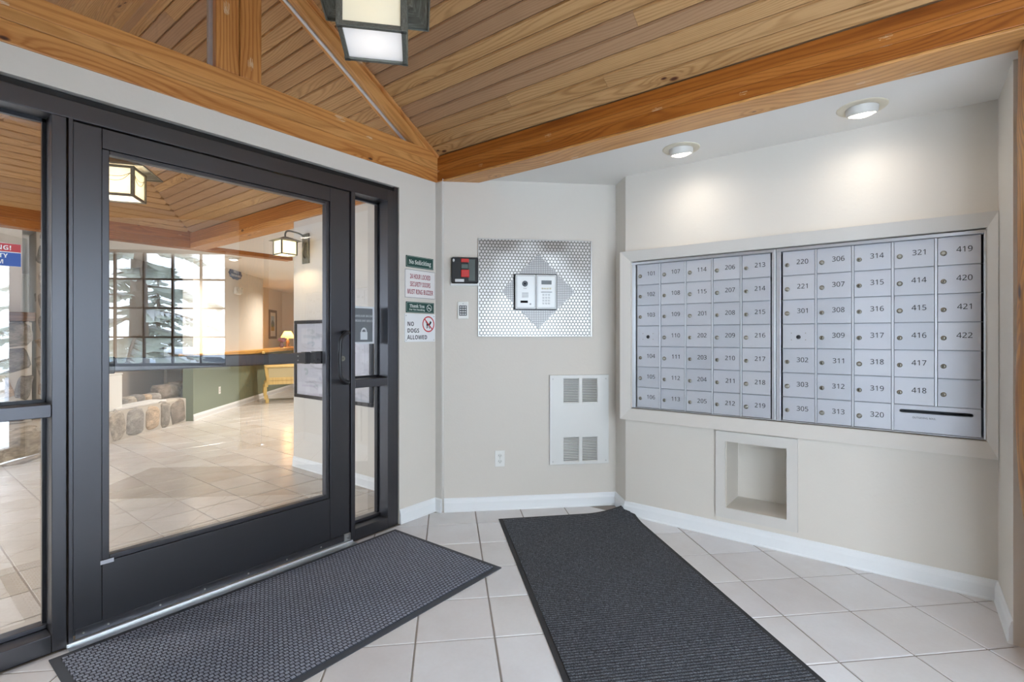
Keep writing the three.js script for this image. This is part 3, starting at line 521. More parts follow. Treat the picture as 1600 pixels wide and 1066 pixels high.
{
  const W = 0.074, H = 0.12, g = onCorner('entry_keypad', 0.065 + W / 2, 1.338, 0); tag(g, 'small white access keypad with black buttons under the switch box', 'keypad');
  mesh('keypad_plate', rbox(-W / 2, W / 2, 0, H, 0, 0.014, 0.005, 2), MAT.whitePlastic, g);
  const p = mesh('key_field', rbox(-0.026, 0.026, 0.022, 0.093, 0.012, 0.016, 0.003), std('#25272c', 0.4), g);
  for (let r = 0; r < 4; r++) for (let c = 0; c < 3; c++) mesh('key', rbox(-0.021 + c * 0.0155, -0.0102 + c * 0.0155, 0.027 + r * 0.0165, 0.0375 + r * 0.0165, 0.015, 0.019, 0.002), std('#d7d9da', 0.4), p);
  mesh('indicator', cyl(0.003, 0.003, 10).rotateX(PI / 2).translate(0, 0.105, 0.0145), std('#7d8084', 0.4), g);
}
{
  const W = 0.431, H = 0.636, g = onCorner('wall_heater', 0.713 + W / 2, 0.306, 0); tag(g, 'flat white wall heater cover with four louvred vents', 'heater');
  const vx = [[-0.118, -0.002], [0.018, 0.134]], vy = [[0.018, 0.196], [0.436, 0.614]], holes = [];
  for (const [a, b] of vx) for (const [c, d] of vy) holes.push(rect(a, b, c, d));
  const gm = new THREE.ExtrudeGeometry((() => { const s = shapeOf(rect(-W / 2 + 0.003, W / 2 - 0.003, 0.003, H - 0.003)); for (const h of holes) s.holes.push(new THREE.Path(h.map((p) => new THREE.Vector2(...p)))); return s; })(), { depth: 0.014, bevelEnabled: true, bevelSize: 0.003, bevelThickness: 0.003, bevelSegments: 2 });
  mesh('cover', gm.translate(0, 0, 0.003), MAT.heater, g);
  const gal = std('#a9abad', 0.5, { metalness: 0.5 }), hw = 0.19;
  mesh('heater_body', merge([box(-hw, hw, 0.012, H - 0.012, -0.15, -0.145), box(-hw, -hw + 0.003, 0.012, H - 0.012, -0.145, 0.002), box(hw - 0.003, hw, 0.012, H - 0.012, -0.145, 0.002), box(-hw, hw, 0.012, 0.015, -0.145, 0.002), box(-hw, hw, H - 0.015, H - 0.012, -0.145, 0.002)]), gal, g);
  for (const [a, b] of vx) for (const [c, d] of vy) {
    const v = group('vent', [0, 0, 0], 0, g), n = 15;
    for (let i = 0; i < n; i++) { const y = c + (d - c) * (i + 0.5) / n; mesh('louvre', new THREE.BoxGeometry(b - a, 0.0072, 0.0016).rotateX(-0.75).translate((a + b) / 2, y, 0.013), MAT.heater, v); }
  }
  for (const x of [-W / 2 + 0.022, W / 2 - 0.022]) for (const y of [0.022, H - 0.028]) mesh('screw', cyl(0.0055, 0.004, 12).rotateX(PI / 2).translate(x, y, 0.0205), std('#c4c4c2', 0.4, { metalness: 0.3 }), g);
}
function outlet(g) {
  mesh('cover_plate', rbox(-0.035, 0.035, 0, 0.115, 0, 0.006, 0.003, 2), MAT.whitePlastic, g);
  for (const y of [0.038, 0.078]) {
    const s = mesh('socket', new THREE.CylinderGeometry(0.0165, 0.0165, 0.004, 24).rotateX(PI / 2).scale(1, 0.82, 1).translate(0, y, 0.0065), std('#dfdfda', 0.4), g);
    mesh('slot', merge([box(-0.0075, -0.0055, y - 0.002, y + 0.007, 0.008, 0.0092), box(0.0055, 0.0075, y - 0.002, y + 0.006, 0.008, 0.0092), cyl(0.0025, 0.001, 10).rotateX(PI / 2).translate(0, y - 0.008, 0.0086)]), MAT.darkHole, s);
  }
  mesh('screw', cyl(0.003, 0.002, 10).rotateX(PI / 2).translate(0, 0.0575, 0.0065), MAT.steel, g);
}
{ const g = onCorner('wall_outlet', 0.36, 0.302, 0); tag(g, 'white duplex power outlet low on the intercom wall', 'outlet'); outlet(g); }

// ---------------------------------------------------------------- mailboxes (local x runs along +z of the world, y up, z into the room)
{
  // bevelled casing round the mailboxes: four mitred pieces
  const c = struct(group('trim_14', [XM, 0, 0], -PI / 2), 'wide bevelled cream casing around the mailboxes');
  const o = { x0: -1.545, x1: 0.328, y0: 0.655, y1: 1.79 }, i = { x0: -1.478, x1: 0.293, y0: 0.729, y1: 1.723 };
  const seg = (A, B, a, b) => {                               // outer edge A-B (proud), inner edge a-b (set back)
    const q = [[...A, 0], [...B, 0], [...B, 0.034], [...A, 0.034], [...a, 0.012], [...b, 0.012], [...a, -0.03], [...b, -0.03]];
    const f = [[0, 1, 2, 3], [3, 2, 5, 4], [4, 5, 7, 6]], pos = [];
    for (const [k, l, m, n] of f) for (const t of [[k, l, m], [k, m, n]]) for (const v of t) pos.push(...q[v]);
    const g = new THREE.BufferGeometry(); g.setAttribute('position', new THREE.BufferAttribute(new Float32Array(pos), 3)); g.computeVertexNormals(); g.setAttribute('uv', new THREE.BufferAttribute(new Float32Array(pos.length / 3 * 2), 2));
    mesh('casing_board', g, MAT.trimCream, c);
  };
  seg([o.x0, o.y0], [o.x1, o.y0], [i.x0, i.y0], [i.x1, i.y0]); seg([o.x1, o.y0], [o.x1, o.y1], [i.x1, i.y0], [i.x1, i.y1]);
  seg([o.x1, o.y1], [o.x0, o.y1], [i.x1, i.y1], [i.x0, i.y1]); seg([o.x0, o.y1], [o.x0, o.y0], [i.x0, i.y1], [i.x0, i.y0]);

  const ring = new THREE.LatheGeometry([[0, 0.006], [0.0062, 0.006], [0.0066, 0.0045], [0.0098, 0.004], [0.0112, 0.002], [0.0115, 0]].map((p) => new THREE.Vector2(...p)), 18).rotateX(PI / 2);
  const key = box(-0.0013, 0.0013, -0.005, 0.005, 0.0055, 0.0066), lockGeo = mergeGeometries([flat(ring), flat(key)], true);
  const bigLock = mergeGeometries([flat(ring.clone().scale(1.1, 1.1, 1)), flat(cyl(0.0065, 0.004, 14).rotateX(PI / 2).translate(0, 0, 0.006))], true);
  const rows = [1.697, 1.560, 1.423, 1.286, 1.149, 1.012, 0.875, 0.741];
  const unit = (label, x0, x1, cols, nums, slot) => {
    const g = group('mailbox_bank', [XM + 0.012, 0.735, (x0 + x1) / 2], -PI / 2); tag(g, label, 'mailboxes');
    const X = (x) => x - (x0 + x1) / 2, Y = (y) => y - 0.735;
    const fx0 = X(x0), fx1 = X(x1), zf = 0;
    mesh('cabinet', merge([box(fx0 + 0.004, fx1 - 0.004, Y(0.738), Y(1.714), -0.28, -0.276), box(fx0 + 0.004, fx0 + 0.007, Y(0.738), Y(1.714), -0.276, -0.012), box(fx1 - 0.007, fx1 - 0.004, Y(0.738), Y(1.714), -0.276, -0.012), ...rows.slice(0, 7).concat([0.742]).map((y) => box(fx0 + 0.007, fx1 - 0.007, Y(y) - 0.001, Y(y) + 0.001, -0.276, -0.012)), ...[1, 2, 3, 4].map((k) => box(X(cols[k]) - 0.001, X(cols[k]) + 0.001, Y(slot && k === 4 ? rows[6] : rows[7]), Y(rows[0]), -0.276, -0.012))]), MAT.boxFrame, g);
    const fr = mesh('outer_frame', merge([rbox(fx0, X(cols[0]) - 0.002, 0, Y(1.717), -0.012, zf + 0.009, 0.003), rbox(X(cols[5]) + 0.002, fx1, 0, Y(1.717), -0.012, zf + 0.009, 0.003), rbox(fx0, fx1, Y(rows[0]) + 0.002, Y(1.717), -0.012, zf + 0.012, 0.003), rbox(fx0, fx1, 0, Y(rows[7]) - 0.001, -0.012, zf + 0.009, 0.002)]), MAT.alu, g);
    mesh('hinge_strip', rbox(fx1 - 0.008, fx1 - 0.001, 0.004, Y(1.71), zf + 0.006, zf + 0.014, 0.003), MAT.aluBright, fr);
    for (let c = 1; c < 5; c++) mesh('divider', rbox(X(cols[c]) - 0.005, X(cols[c]) + 0.005, Y(slot && c === 4 ? rows[6] : rows[7]), Y(rows[0]), -0.012, zf + 0.006, 0.002), MAT.alu, g);
    for (let c = 0; c < 5; c++) for (let r = 0; r < 7; r++) {
      if (slot && r === 6 && c >= 3) continue;
      const a = X(cols[c]) + 0.0062, b = X(cols[c + 1]) - 0.0062, y1 = Y(rows[r]) - 0.0016, y0 = Y(rows[r + 1]) + 0.0016, n = nums[c][r];
      const d = mesh('mailbox_door', rbox(a, b, y0, y1, -0.012, zf + rr(0, 0.0012), 0.0016), MAT.boxDoor[Math.floor(rnd() * 3)], g);
      mesh('door_lip', box(a, b, y1 - 0.0005, y1 + 0.0012, -0.01, zf + 0.004), MAT.boxFrame, d);
      const ym = (y0 + y1) / 2;
      if (n === 'master') {
        mesh('lock', lockGeo, [std('#35373b', 0.4, { metalness: 0.5 }), MAT.darkHole], d, [(a + b) / 2, ym - 0.004, zf]);
        for (const dx of [-0.035, 0.035]) for (const dy of [-0.02, 0.018]) mesh('rivet', cyl(0.0025, 0.002, 8).rotateX(PI / 2), MAT.lockMetal, d, [(a + b) / 2 + dx, ym + dy, zf + 0.001]);
        continue;
      }
      const big = rnd() < 0.3;
      mesh('lock', big ? bigLock : lockGeo, [MAT.lockMetal, big ? std('#a5a49c', 0.35, { metalness: 0.7 }) : MAT.darkHole], d, [a + 0.022, ym - 0.008, zf + 0.001]);
      if (n) mesh('number', textGeo(n, 0.026, 0.0006), MAT.ink, d, [a + 0.098, ym + 0.006, zf + 0.0014]);
    }
    if (slot) {
      const a = X(cols[3]) + 0.0062, b = X(cols[5]) - 0.0062, y1 = Y(rows[6]) - 0.0016, y0 = Y(rows[7]) + 0.0016;
      const s = shapeOf(rect(a, b, y0, y1)), h = new THREE.Path(), hx0 = a + 0.03, hx1 = b - 0.035, hy = y1 - 0.03, hr = 0.0085;
      h.moveTo(hx0, hy - hr); h.lineTo(hx1, hy - hr); h.absarc(hx1, hy, hr, -PI / 2, PI / 2, false); h.lineTo(hx0, hy + hr); h.absarc(hx0, hy, hr, PI / 2, PI * 1.5, false); s.holes.push(h);
      const d = mesh('outgoing_door', new THREE.ExtrudeGeometry(s, { depth: 0.012, bevelEnabled: false, curveSegments: 8 }).translate(0, 0, -0.011), MAT.boxDoor[0], g); d.userData.label = 'wide mailbox door with a long black mail slot';
      mesh('lettering', textGeo('OUTGOING MAIL', 0.0085, 0.0006), MAT.ink, d, [(a + b) / 2 - 0.045, hy - 0.03, zf + 0.0012]);
    }
    return g;
  };
  const lin = (a, b) => [0, 1, 2, 3, 4, 5].map((k) => a + (b - a) * k / 5);
  const col = (...n) => n.map(String), M0 = 'master';
  unit('silver mailbox bank with doors numbered 101 to 219', -1.476, -0.594, lin(-1.447, -0.617), [['101', '102', '103', M0, '104', '105', '106'], col(107, 108, 109, 110, 111, 112, 113), col(114, 115, 201, 202, 203, 204, 205), col(206, 207, 208, 209, 210, 211, 212), col(213, 214, 215, 216, 217, 218, 219)], false);
  unit('silver mailbox bank with doors numbered 220 to 422 and a mail slot', -0.592, 0.291, lin(-0.566, 0.279), [['220', '221', '301', M0, '302', '303', '305'], col(306, 307, 308, 309, 311, 312, 313), col(314, 315, 316, 317, 318, 319, 320), ['321', '414', '415', '416', '417', '418', ''], ['419', '420', '421', '422', '', '', '']], true);

  // the cubby under the mailboxes
  const n = group('wall_cubby', [XM, 0.125, -0.7015], -PI / 2); tag(n, 'cream framed recessed cubby low in the mailbox wall', 'cubby');
  const Yn = (y) => y - 0.125, hx = 0.1655, ox = 0.2205, y0 = Yn(0.186), y1 = Yn(0.585), oy0 = 0, oy1 = Yn(0.645);
  const mit = (A, B, a, b) => extr([A, B, b, a], 0.016);
  mesh('casing_board', mit([-ox, oy0], [ox, oy0], [-hx, y0], [hx, y0]), MAT.trimCream, n); mesh('casing_board', mit([ox, oy0], [ox, oy1], [hx, y0], [hx, y1]), MAT.trimCream, n);
  mesh('casing_board', mit([ox, oy1], [-ox, oy1], [hx, y1], [-hx, y1]), MAT.trimCream, n); mesh('casing_board', mit([-ox, oy1], [-ox, oy0], [-hx, y1], [-hx, y0]), MAT.trimCream, n);
  mesh('side_panel', box(-hx - 0.01, -hx + 0.001, y0, y1, -0.27, 0.002), MAT.niche, n); mesh('side_panel', box(hx - 0.001, hx + 0.01, y0, y1, -0.27, 0.002), MAT.niche, n);
  mesh('top_panel', box(-hx, hx, y1 - 0.001, y1 + 0.01, -0.27, 0.002), MAT.niche, n); mesh('bottom_panel', box(-hx, hx, y0 - 0.01, y0 + 0.001, -0.27, 0.012), MAT.niche, n); mesh('back_panel', box(-hx, hx, y0, y1, -0.28, -0.268), MAT.niche, n);
}

// ---------------------------------------------------------------- recessed eyeball lights in the soffit
function recessed(label, grp, [x, y, z], aim, power, cone) {
  const g = group('recessed_light', [x, y, z]); tag(g, label, 'ceiling light', grp);
  mesh('trim_ring', new THREE.LatheGeometry([[0.068, 0], [0.07, -0.008], [0.1, -0.006], [0.104, -0.002], [0.104, 0]].map((p) => new THREE.Vector2(...p)), 40), MAT.canTrim, g);
  const eye = group('eyeball', [0, -0.012, 0], 0, g); eye.rotation.z = aim;
  mesh('housing', new THREE.LatheGeometry([[0.066, 0.03], [0.067, 0], [0.065, -0.014], [0.06, -0.022], [0.056, -0.023]].map((p) => new THREE.Vector2(...p)), 36), std('#d9d6d0', 0.45), eye);
  mesh('lens', new THREE.LatheGeometry([[0, -0.036], [0.02, -0.0345], [0.04, -0.029], [0.055, -0.02], [0.055, -0.01]].map((p) => new THREE.Vector2(...p)), 36), MAT.canLens, eye);
  const l = new THREE.SpotLight('#fff6ea', power, 0, cone, 1, 2); l.name = 'downlight_lamp'; l.position.set(x + Math.sin(aim) * 0.05, y - 0.06, z); l.target.position.set(x + Math.sin(aim), y - 0.06 - Math.cos(aim), z); l.shadow.radius = 2.5; l.castShadow = true; scene.add(l, l.target);
}
for (const [z, label] of [[-0.171, 'recessed eyeball ceiling light nearest the log post'], [-1.039, 'recessed eyeball ceiling light nearest the intercom wall']]) recessed(label, 'soffit eyeball lights', [2.94, 2.31, z], 0.2, LAMP.can, 1.45);
for (const [x, z, where] of [[3.3, -5.7, 'just beyond the end of the notice wall'], [4.5, -7.2, 'over the open floor by the armchair'], [3.3, -7.6, 'in front of the blue plaque'], [5.3, -9.3, 'over the pale wooden armchair'], [-0.9, -3.6, 'beside the glass door on the window side'], [-0.9, -5.4, 'on the window side near the hearth']]) recessed('added round lobby fill downlight ' + where, 'added lobby fill downlights', [x, 2.34, z], 0, LAMP.lobbyFillCan, 1.35);  // the lobby ceiling lamps are added fill to brighten the lobby

// ---------------------------------------------------------------- lanterns
function lantern(name, label, at, ry, ceilingY, power, tint = '#ffe9c9') {
  const g = group(name, at, ry); tag(g, label, 'pendant lamp');
  const s = 0.108, H = 0.215, p = 0.011, m = MAT.verdigris;
  for (const x of [-1, 1]) for (const z of [-1, 1]) mesh('corner_post', rbox(x * s - p, x * s + p, 0, H, z * s - p, z * s + p, 0.002), m, g);
  for (const y of [0, H - 0.018]) mesh('frame_ring', merge([rbox(-s, s, y, y + 0.018, -s - 0.008, -s + 0.008, 0.002), rbox(-s, s, y, y + 0.018, s - 0.008, s + 0.008, 0.002), rbox(-s - 0.008, -s + 0.008, y, y + 0.018, -s, s, 0.002), rbox(s - 0.008, s + 0.008, y, y + 0.018, -s, s, 0.002)]), m, g);
  for (let k = 0; k < 4; k++) {
    const f = mesh('art_glass', box(-s + p, s - p, 0.018, H - 0.018, -0.0015, 0.0015), MAT.artGlass, g, [Math.sin(k * PI / 2) * s, 0, Math.cos(k * PI / 2) * s], [0, k * PI / 2, 0]);
    for (const d of [0.03, 0.06]) mesh('wire_swag', tube([[-s + p, H - 0.05, 0.004], [-s * 0.45, H - 0.05 - d * 0.8, 0.004], [0, H - 0.05 - d, 0.004], [s * 0.45, H - 0.05 - d * 0.8, 0.004], [s - p, H - 0.05, 0.004]], 0.002, 16, 5), m, f);
  }
  mesh('bottom_glass', box(-s + 0.008, s - 0.008, 0.008, 0.011, -s + 0.008, s - 0.008), MAT.artGlassUnder, g);
  const hood = new THREE.CylinderGeometry(0.06, 0.283, 0.13, 4, 1, true).rotateY(PI / 4).translate(0, H + 0.052, 0), rim = 0.2;
  mesh('hood', merge([hood, hood.clone().scale(0.97, 0.97, 0.97).translate(0, 0.006, 0), rbox(-rim, rim, H - 0.02, H - 0.012, -rim - 0.003, -rim + 0.003, 0.001), rbox(-rim, rim, H - 0.02, H - 0.012, rim - 0.003, rim + 0.003, 0.001), rbox(-rim - 0.003, -rim + 0.003, H - 0.02, H - 0.012, -rim, rim, 0.001), rbox(rim - 0.003, rim + 0.003, H - 0.02, H - 0.012, -rim, rim, 0.001)]), m, g);
  mesh('hood_cap', merge([cyl(0.045, 0.03, 16).translate(0, H + 0.12, 0)]), m, g);
  const top = ceilingY - at[1];
  mesh('stem', cyl(0.008, top - H - 0.1, 12).translate(0, (top + H + 0.1) / 2, 0), m, g);
  mesh('canopy_cap', cyl(0.06, 0.025, 20).translate(0, top - 0.04, 0), m, g);
  mesh('bulb', new THREE.SphereGeometry(0.032, 16, 12).scale(1, 1.3, 1).translate(0, 0.1, 0), MAT.bulb, g);
  const l = new THREE.PointLight(tint, power, 0, 2); l.name = 'lantern_lamp'; l.position.set(at[0], at[1] + 0.1, at[2]); l.castShadow = true; l.shadow.radius = 1.5; scene.add(l);
  return g;
}
lantern('pendant_lantern', 'craftsman pendant lantern hanging in the vestibule', [1.165, 2.282, -1.545], -45 * PI / 180 + 0.06, 3.29, LAMP.pendant);
lantern('pendant_lantern', 'craftsman pendant lantern hanging in the lobby behind the door', [1.16, 2.2, -4.45], -0.6, 3.29, LAMP.lobbyPendant, '#ffe4bd');

// ---------------------------------------------------------------- log post
{
  const n1 = noise2(7, 9, 801), n2 = noise2(24, 40, 802), H = 2.47, nr = 48, ny = 60, pos = [], uv = [], idx = [];
  for (let j = 0; j <= ny; j++) for (let i = 0; i <= nr; i++) {
    const y = H * j / ny, t = i / nr, a = 2 * PI * t;
    const sm = (e0, e1) => { const k = Math.max(0, Math.min(1, (y - e0) / (e1 - e0))); return k * k * (3 - 2 * k); };
    const r = 0.139 + 0.031 * sm(0.2, 0.9) - 0.01 * sm(1.9, 2.5) + 0.006 * (n1(t, y / 4) - 0.5) + 0.006 * (n2(t, y / 4) - 0.5);
    pos.push(r * Math.cos(a), y, r * Math.sin(a)); uv.push(y, t * 0.95);
  }
  for (let j = 0; j < ny; j++) for (let i = 0; i < nr; i++) { const a = j * (nr + 1) + i, b = a + nr + 1; idx.push(a, b, a + 1, a + 1, b, b + 1); }
  const g = new THREE.BufferGeometry(); g.setAttribute('position', new THREE.BufferAttribute(new Float32Array(pos), 3)); g.setAttribute('uv', new THREE.BufferAttribute(new Float32Array(uv), 2)); g.setIndex(idx); g.computeVertexNormals();
  const o = group('log_post', [2.635, 0, 0.49]); tag(o, 'varnished peeled log post at the end of the mailbox alcove', 'post');
  mesh('trunk', g, MAT.log, o);
}

// ---------------------------------------------------------------- floor mats
{
  const weave = (n, f) => { const a = noise2(96, 96, n); return (u, v) => f(u, v, a); };
  const m1 = (u, v, a) => { const x = u * 16, y = v * 16, r = Math.floor(y), e = (x + (r % 2) * 0.5) % 1, q = y % 1; const bar = e > 0.1 && e < 0.9 ? Math.min(1, 5 * Math.min(q, 1 - q)) : 0.1; return bar * (0.65 + 0.5 * a(u, v)); };
  const a1 = noise2(128, 128, 611);
  const mapA = tex(512, 512, (u, v) => mixc([0.17, 0.18, 0.215], [0.64, 0.67, 0.74], Math.min(1, m1(u, v, a1) * (0.55 + 0.7 * a1(v, u)))), true, [3.2, 3.2]);
  const bumpA = tex(512, 512, (u, v) => { const k = m1(u, v, a1); return [k, k, k]; }, false, [3.2, 3.2]);
  const m2 = (u, v) => { const q = (v * 24) % 1; return Math.min(1, 4 * Math.min(q, 1 - q)) * (0.5 + 0.7 * a1(u, v)); };
  const mapB = tex(512, 512, (u, v) => mixc([0.085, 0.09, 0.105], [0.43, 0.45, 0.49], Math.min(1, m2(u, v) * (0.35 + 0.9 * a1(v, u)))), true, [2.6, 2.6]);
  const bumpB = tex(512, 512, (u, v) => { const k = m2(u, v); return [k, k, k]; }, false, [2.6, 2.6]);
  const slab = (w, l, t, y, nx, nz, lift) => { const g = new THREE.BoxGeometry(w, t, l, nx, 1, nz).translate(w / 2, y + t / 2, l / 2), p = g.attributes.position, uv = g.attributes.uv; for (let i = 0; i < p.count; i++) { uv.setXY(i, p.getX(i), p.getZ(i)); if (lift) p.setY(i, p.getY(i) + lift(p.getX(i), p.getZ(i))); } g.computeVertexNormals(); return g; };
  const a = group('door_mat', [0.44, 0.0005, -2.542]); tag(a, 'gray waffle-textured door mat at the threshold of the glass door', 'mat');
  mesh('rubber_border', slab(1.635, 0.86, 0.004, 0, 1, 1), std('#474b53', 0.7), a);
  mesh('carpet', slab(1.575, 0.80, 0.006, 0.003, 1, 1).translate(0.03, 0, 0.03), std('#ffffff', 0.95, { map: mapA, bumpMap: bumpA, bumpScale: 0.004 }), a);
  const ang = Math.atan2(0.676, 0.737), b = group('floor_mat', [2.614, 0.0005, -2.144], -ang); tag(b, 'long charcoal ribbed runner mat with one curled corner', 'mat');
  const lift = (x, z) => { const d = Math.max(0, 0.25 - Math.hypot(Math.max(0, 0.91 - x) * 0.8, z)); return 0.95 * d * d + (x > 0.7 && z < 0.2 ? 0 : 0); };
  mesh('rubber_border', slab(0.91, 2.4, 0.004, 0, 40, 90, lift), std('#2c2d31', 0.75), b);
  mesh('carpet', slab(0.86, 2.35, 0.005, 0.003, 40, 90, (x, z) => lift(x + 0.025, z + 0.025)).translate(0.025, 0, 0.025), std('#ffffff', 0.97, { map: mapB, bumpMap: bumpB, bumpScale: 0.004 }), b);
}

// ================================================================ the lobby behind the glass
struct(mesh('wall_pier', box(2.515, 2.8, 0, YB, -4.55, -2.74), MAT.wall), 'white wall in the lobby carrying a framed notice');
baseboard('baseboard_pier', [2.515, -4.55], [2.515, -2.745], 'white baseboard under the framed notice');
struct(mesh('wall_lobby', merge([box(2.8, 7.7, 0, 2.5, -4.55, -4.41), box(7.5, 7.64, 0, 2.5, -12.6, -4.41), box(-4, 7.64, 0, 2.5, -12.74, -12.6), box(-4.1, -0.95, 0, 2.5, -2.74, -2.6)]), MAT.beigeWall), 'beige outer walls of the lobby');
{ // left lobby wall; its unseen window is added to bring daylight in
  wall('wall_lobby_side', [-4, -2.74], [-4, -12.6], 0, 2.5, MAT.beigeWall, 'beige lobby side wall with an added wide window', { holes: [rect(0.6, 7.6, 0.7, 2.2)] });
  const w = struct(group('added_window_5', [-4, 0, -2.74], PI / 2), 'added unseen lobby window that lets daylight in');
  for (let k = 0; k < 5; k++) mesh('pane', plane(0.6 + 1.4 * k, 2.0 + 1.4 * k, 0.7, 2.2, -0.08), MAT.windowGlass, w);
  for (let k = 0; k < 6; k++) mesh('mullion', box(0.57 + 1.4 * k, 0.63 + 1.4 * k, 0.7, 2.2, -0.11, -0.05), MAT.bronzeDark, w);
}
for (const [x0, x1, z0, z1, l] of [[-4.1, XBL - 0.15, -12.7, -2.62, 'flat lobby ceiling on the window side'], [2.66, 7.7, -12.7, -2.62, 'flat lobby ceiling beyond the notice wall'], [XBL - 0.15, 2.66, -12.7, ZL - 0.14, 'flat lobby ceiling behind the vault']]) struct(mesh('ceiling', box(x0, x1, 2.34, 2.45, z0, z1), MAT.ceilingWhite), l);
// angled wall: upper part, wainscot, wood ledge
const P45 = (x, k = -5.12) => [x, k - x];
wall('wall_lobby_angled', P45(2.95), P45(4.9), 0.92, 2.36, MAT.beigeWall, 'beige angled lobby wall above the wood ledge', { thick: 0.14 });
wall('wall_wainscot', P45(2.95), P45(6.6), 0, 0.9, MAT.green, 'sage green wainscot wall in the lobby', { thick: 0.14 });
baseboard('baseboard_lobby', P45(2.95), P45(6.6), 'white baseboard under the green wainscot');
{ const g = struct(mesh('trim_15', grainUV(rbox(0, 5.16, 0.9, 0.965, -0.2, 0.16, 0.008), 'x', 3, 1), MAT.honey, scene, [2.95, 0, -8.07], [0, PI / 4, 0]), 'honey wood ledge along the green wainscot'); }
wall('wall_hall', P45(4.3, -5.95), P45(6.65, -5.95), 0, 2.36, MAT.beigeWall, 'pale hallway wall carrying the small painting', { thick: 0.1 });
wall('wall_hearth', P45(1.75, -6.4), P45(4.2, -6.4), 0, 2.36, MAT.taupe, 'taupe wall behind the stone hearth', { thick: 0.12 });
struct(mesh('wall_chimney', box(-1.6, 1.05, 1.46, 2.36, -7.75, -7.25), MAT.beigeWall), 'plaster chimney breast above the mantel');
// painting, notice board, plaque, emergency light, outlet, burgundy panel
function framed(name, label, cat, at, ry, w, h, frameMat, fw, draw, mat = true) {
  const g = group(name, at, ry); tag(g, label, cat);
  const bars = [[-w / 2, w / 2, 0, fw], [-w / 2, w / 2, h - fw, h], [-w / 2, -w / 2 + fw, fw, h - fw], [w / 2 - fw, w / 2, fw, h - fw]];
  for (const [a, b, c, d] of bars) mesh('frame_bar', rbox(a, b, c, d, 0, 0.025, 0.004), frameMat, g);
  mesh('backing', box(-w / 2 + 0.004, w / 2 - 0.004, 0.004, h - 0.004, 0, 0.008), std('#d8d4ca', 0.8), g);
  mesh('picture', plane(-w / 2 + fw, w / 2 - fw, fw, h - fw, 0.011), std('#ffffff', 0.6, { map: canvasTex(256, Math.round(256 * (h - 2 * fw) / (w - 2 * fw)), draw) }), g);
  return g;
}
framed('framed_painting', 'small framed landscape painting on the hallway wall', 'painting', [6.14, 1.15, -12.09], PI / 4, 0.52, 0.69, std('#6e5a40', 0.5), 0.06, (c, w, h) => {
  c.fillStyle = '#dcd9cf'; c.fillRect(0, 0, w, h); const x = w * 0.2, y = h * 0.15, ww = w * 0.6, hh = h * 0.62;
  c.fillStyle = '#9fb4c4'; c.fillRect(x, y, ww, hh); c.fillStyle = '#5f6f70'; c.beginPath(); c.moveTo(x, y + hh * 0.5); c.lineTo(x + ww * 0.4, y + hh * 0.25); c.lineTo(x + ww, y + hh * 0.45); c.lineTo(x + ww, y + hh); c.lineTo(x, y + hh); c.fill();
  c.fillStyle = '#b7902f'; c.fillRect(x, y + hh * 0.68, ww, hh * 0.32); c.fillStyle = '#6d7a3c'; c.fillRect(x + ww * 0.2, y + hh * 0.55, ww * 0.5, hh * 0.2); });
framed('framed_notice', 'wide dark framed grey plan hanging on the lobby wall', 'framed notice', [2.514, 0.655, -3.92], -PI / 2, 1.16, 0.705, MAT.blackMetal, 0.03, (c, w, h) => {
  c.fillStyle = '#bdbdc6'; c.fillRect(0, 0, w, h); let q = 5; const R = () => { q = (Math.imul(q, 1664525) + 1013904223) | 0; return (q >>> 8) / 16777216; };
  for (let k = 0; k < 60; k++) { c.strokeStyle = `rgba(${90 + 40 * R()},${90 + 40 * R()},${105 + 40 * R()},${0.1 + 0.2 * R()})`; c.lineWidth = 1 + 7 * R(); const y = h * R(), x = w * R(); c.beginPath(); c.moveTo(x, y); c.bezierCurveTo(x + 40 * R(), y + 20 * R() - 10, x + 60 * R(), y - 20 * R() + 10, x + 100 * R(), y + 10 * R()); c.stroke(); }
  for (let k = 0; k < 25; k++) { c.fillStyle = `rgba(235,235,240,${0.1 + 0.15 * R()})`; c.fillRect(w * R(), h * R(), 10 + 50 * R(), 4 + 30 * R()); } });
{
  const g = group('camera_plaque', [3.97, 2.185, -9.09], PI / 4); tag(g, 'blue scalloped oval plaque high on the lobby wall', 'plaque');
  const pts = []; for (let k = 0; k < 72; k++) { const a = 2 * PI * k / 72, r = 1 + 0.05 * Math.cos(10 * a); pts.push([0.25 * r * Math.cos(a), 0.095 + 0.092 * r * Math.sin(a)]); }
  mesh('plate', new THREE.ExtrudeGeometry(shapeOf(pts), { depth: 0.012, bevelEnabled: true, bevelSize: 0.004, bevelThickness: 0.003, bevelSegments: 1 }), std('#46587f', 0.5), g);
  const white = std('#e6e8ee', 0.5);
  mesh('lettering', textGeo('SMILE :)', 0.045, 0.002), white, g, [0, 0.125, 0.0155]); const t = textGeo("YOU'RE ON CAMERA", 0.036, 0.002); t.scale(0.85, 1, 1); mesh('lettering', t, white, g, [0, 0.066, 0.0155]);
}
{
  const g = group('emergency_light', [3.99, 1.93, -9.11], PI / 4); tag(g, 'white twin-head emergency light on the angled lobby wall', 'emergency light');
  mesh('housing', rbox(-0.1, 0.1, 0, 0.13, 0, 0.06, 0.02, 3), MAT.whitePlastic, g);
  for (const x of [-0.06, 0.07]) mesh('lamp_head', new THREE.LatheGeometry([[0, 0.05], [0.03, 0.045], [0.05, 0.02], [0.052, 0], [0.045, -0.002], [0, -0.004]].map((p) => new THREE.Vector2(...p)), 18).rotateX(-PI / 2).rotateY(x * 3).translate(x, 0.07, 0.09), std('#d9d6cc', 0.35), g);
}
{ const g = group('wall_outlet', [3.545, 0.295, -8.665], PI / 4); tag(g, 'white power outlet on the green wainscot', 'outlet'); outlet(g); }
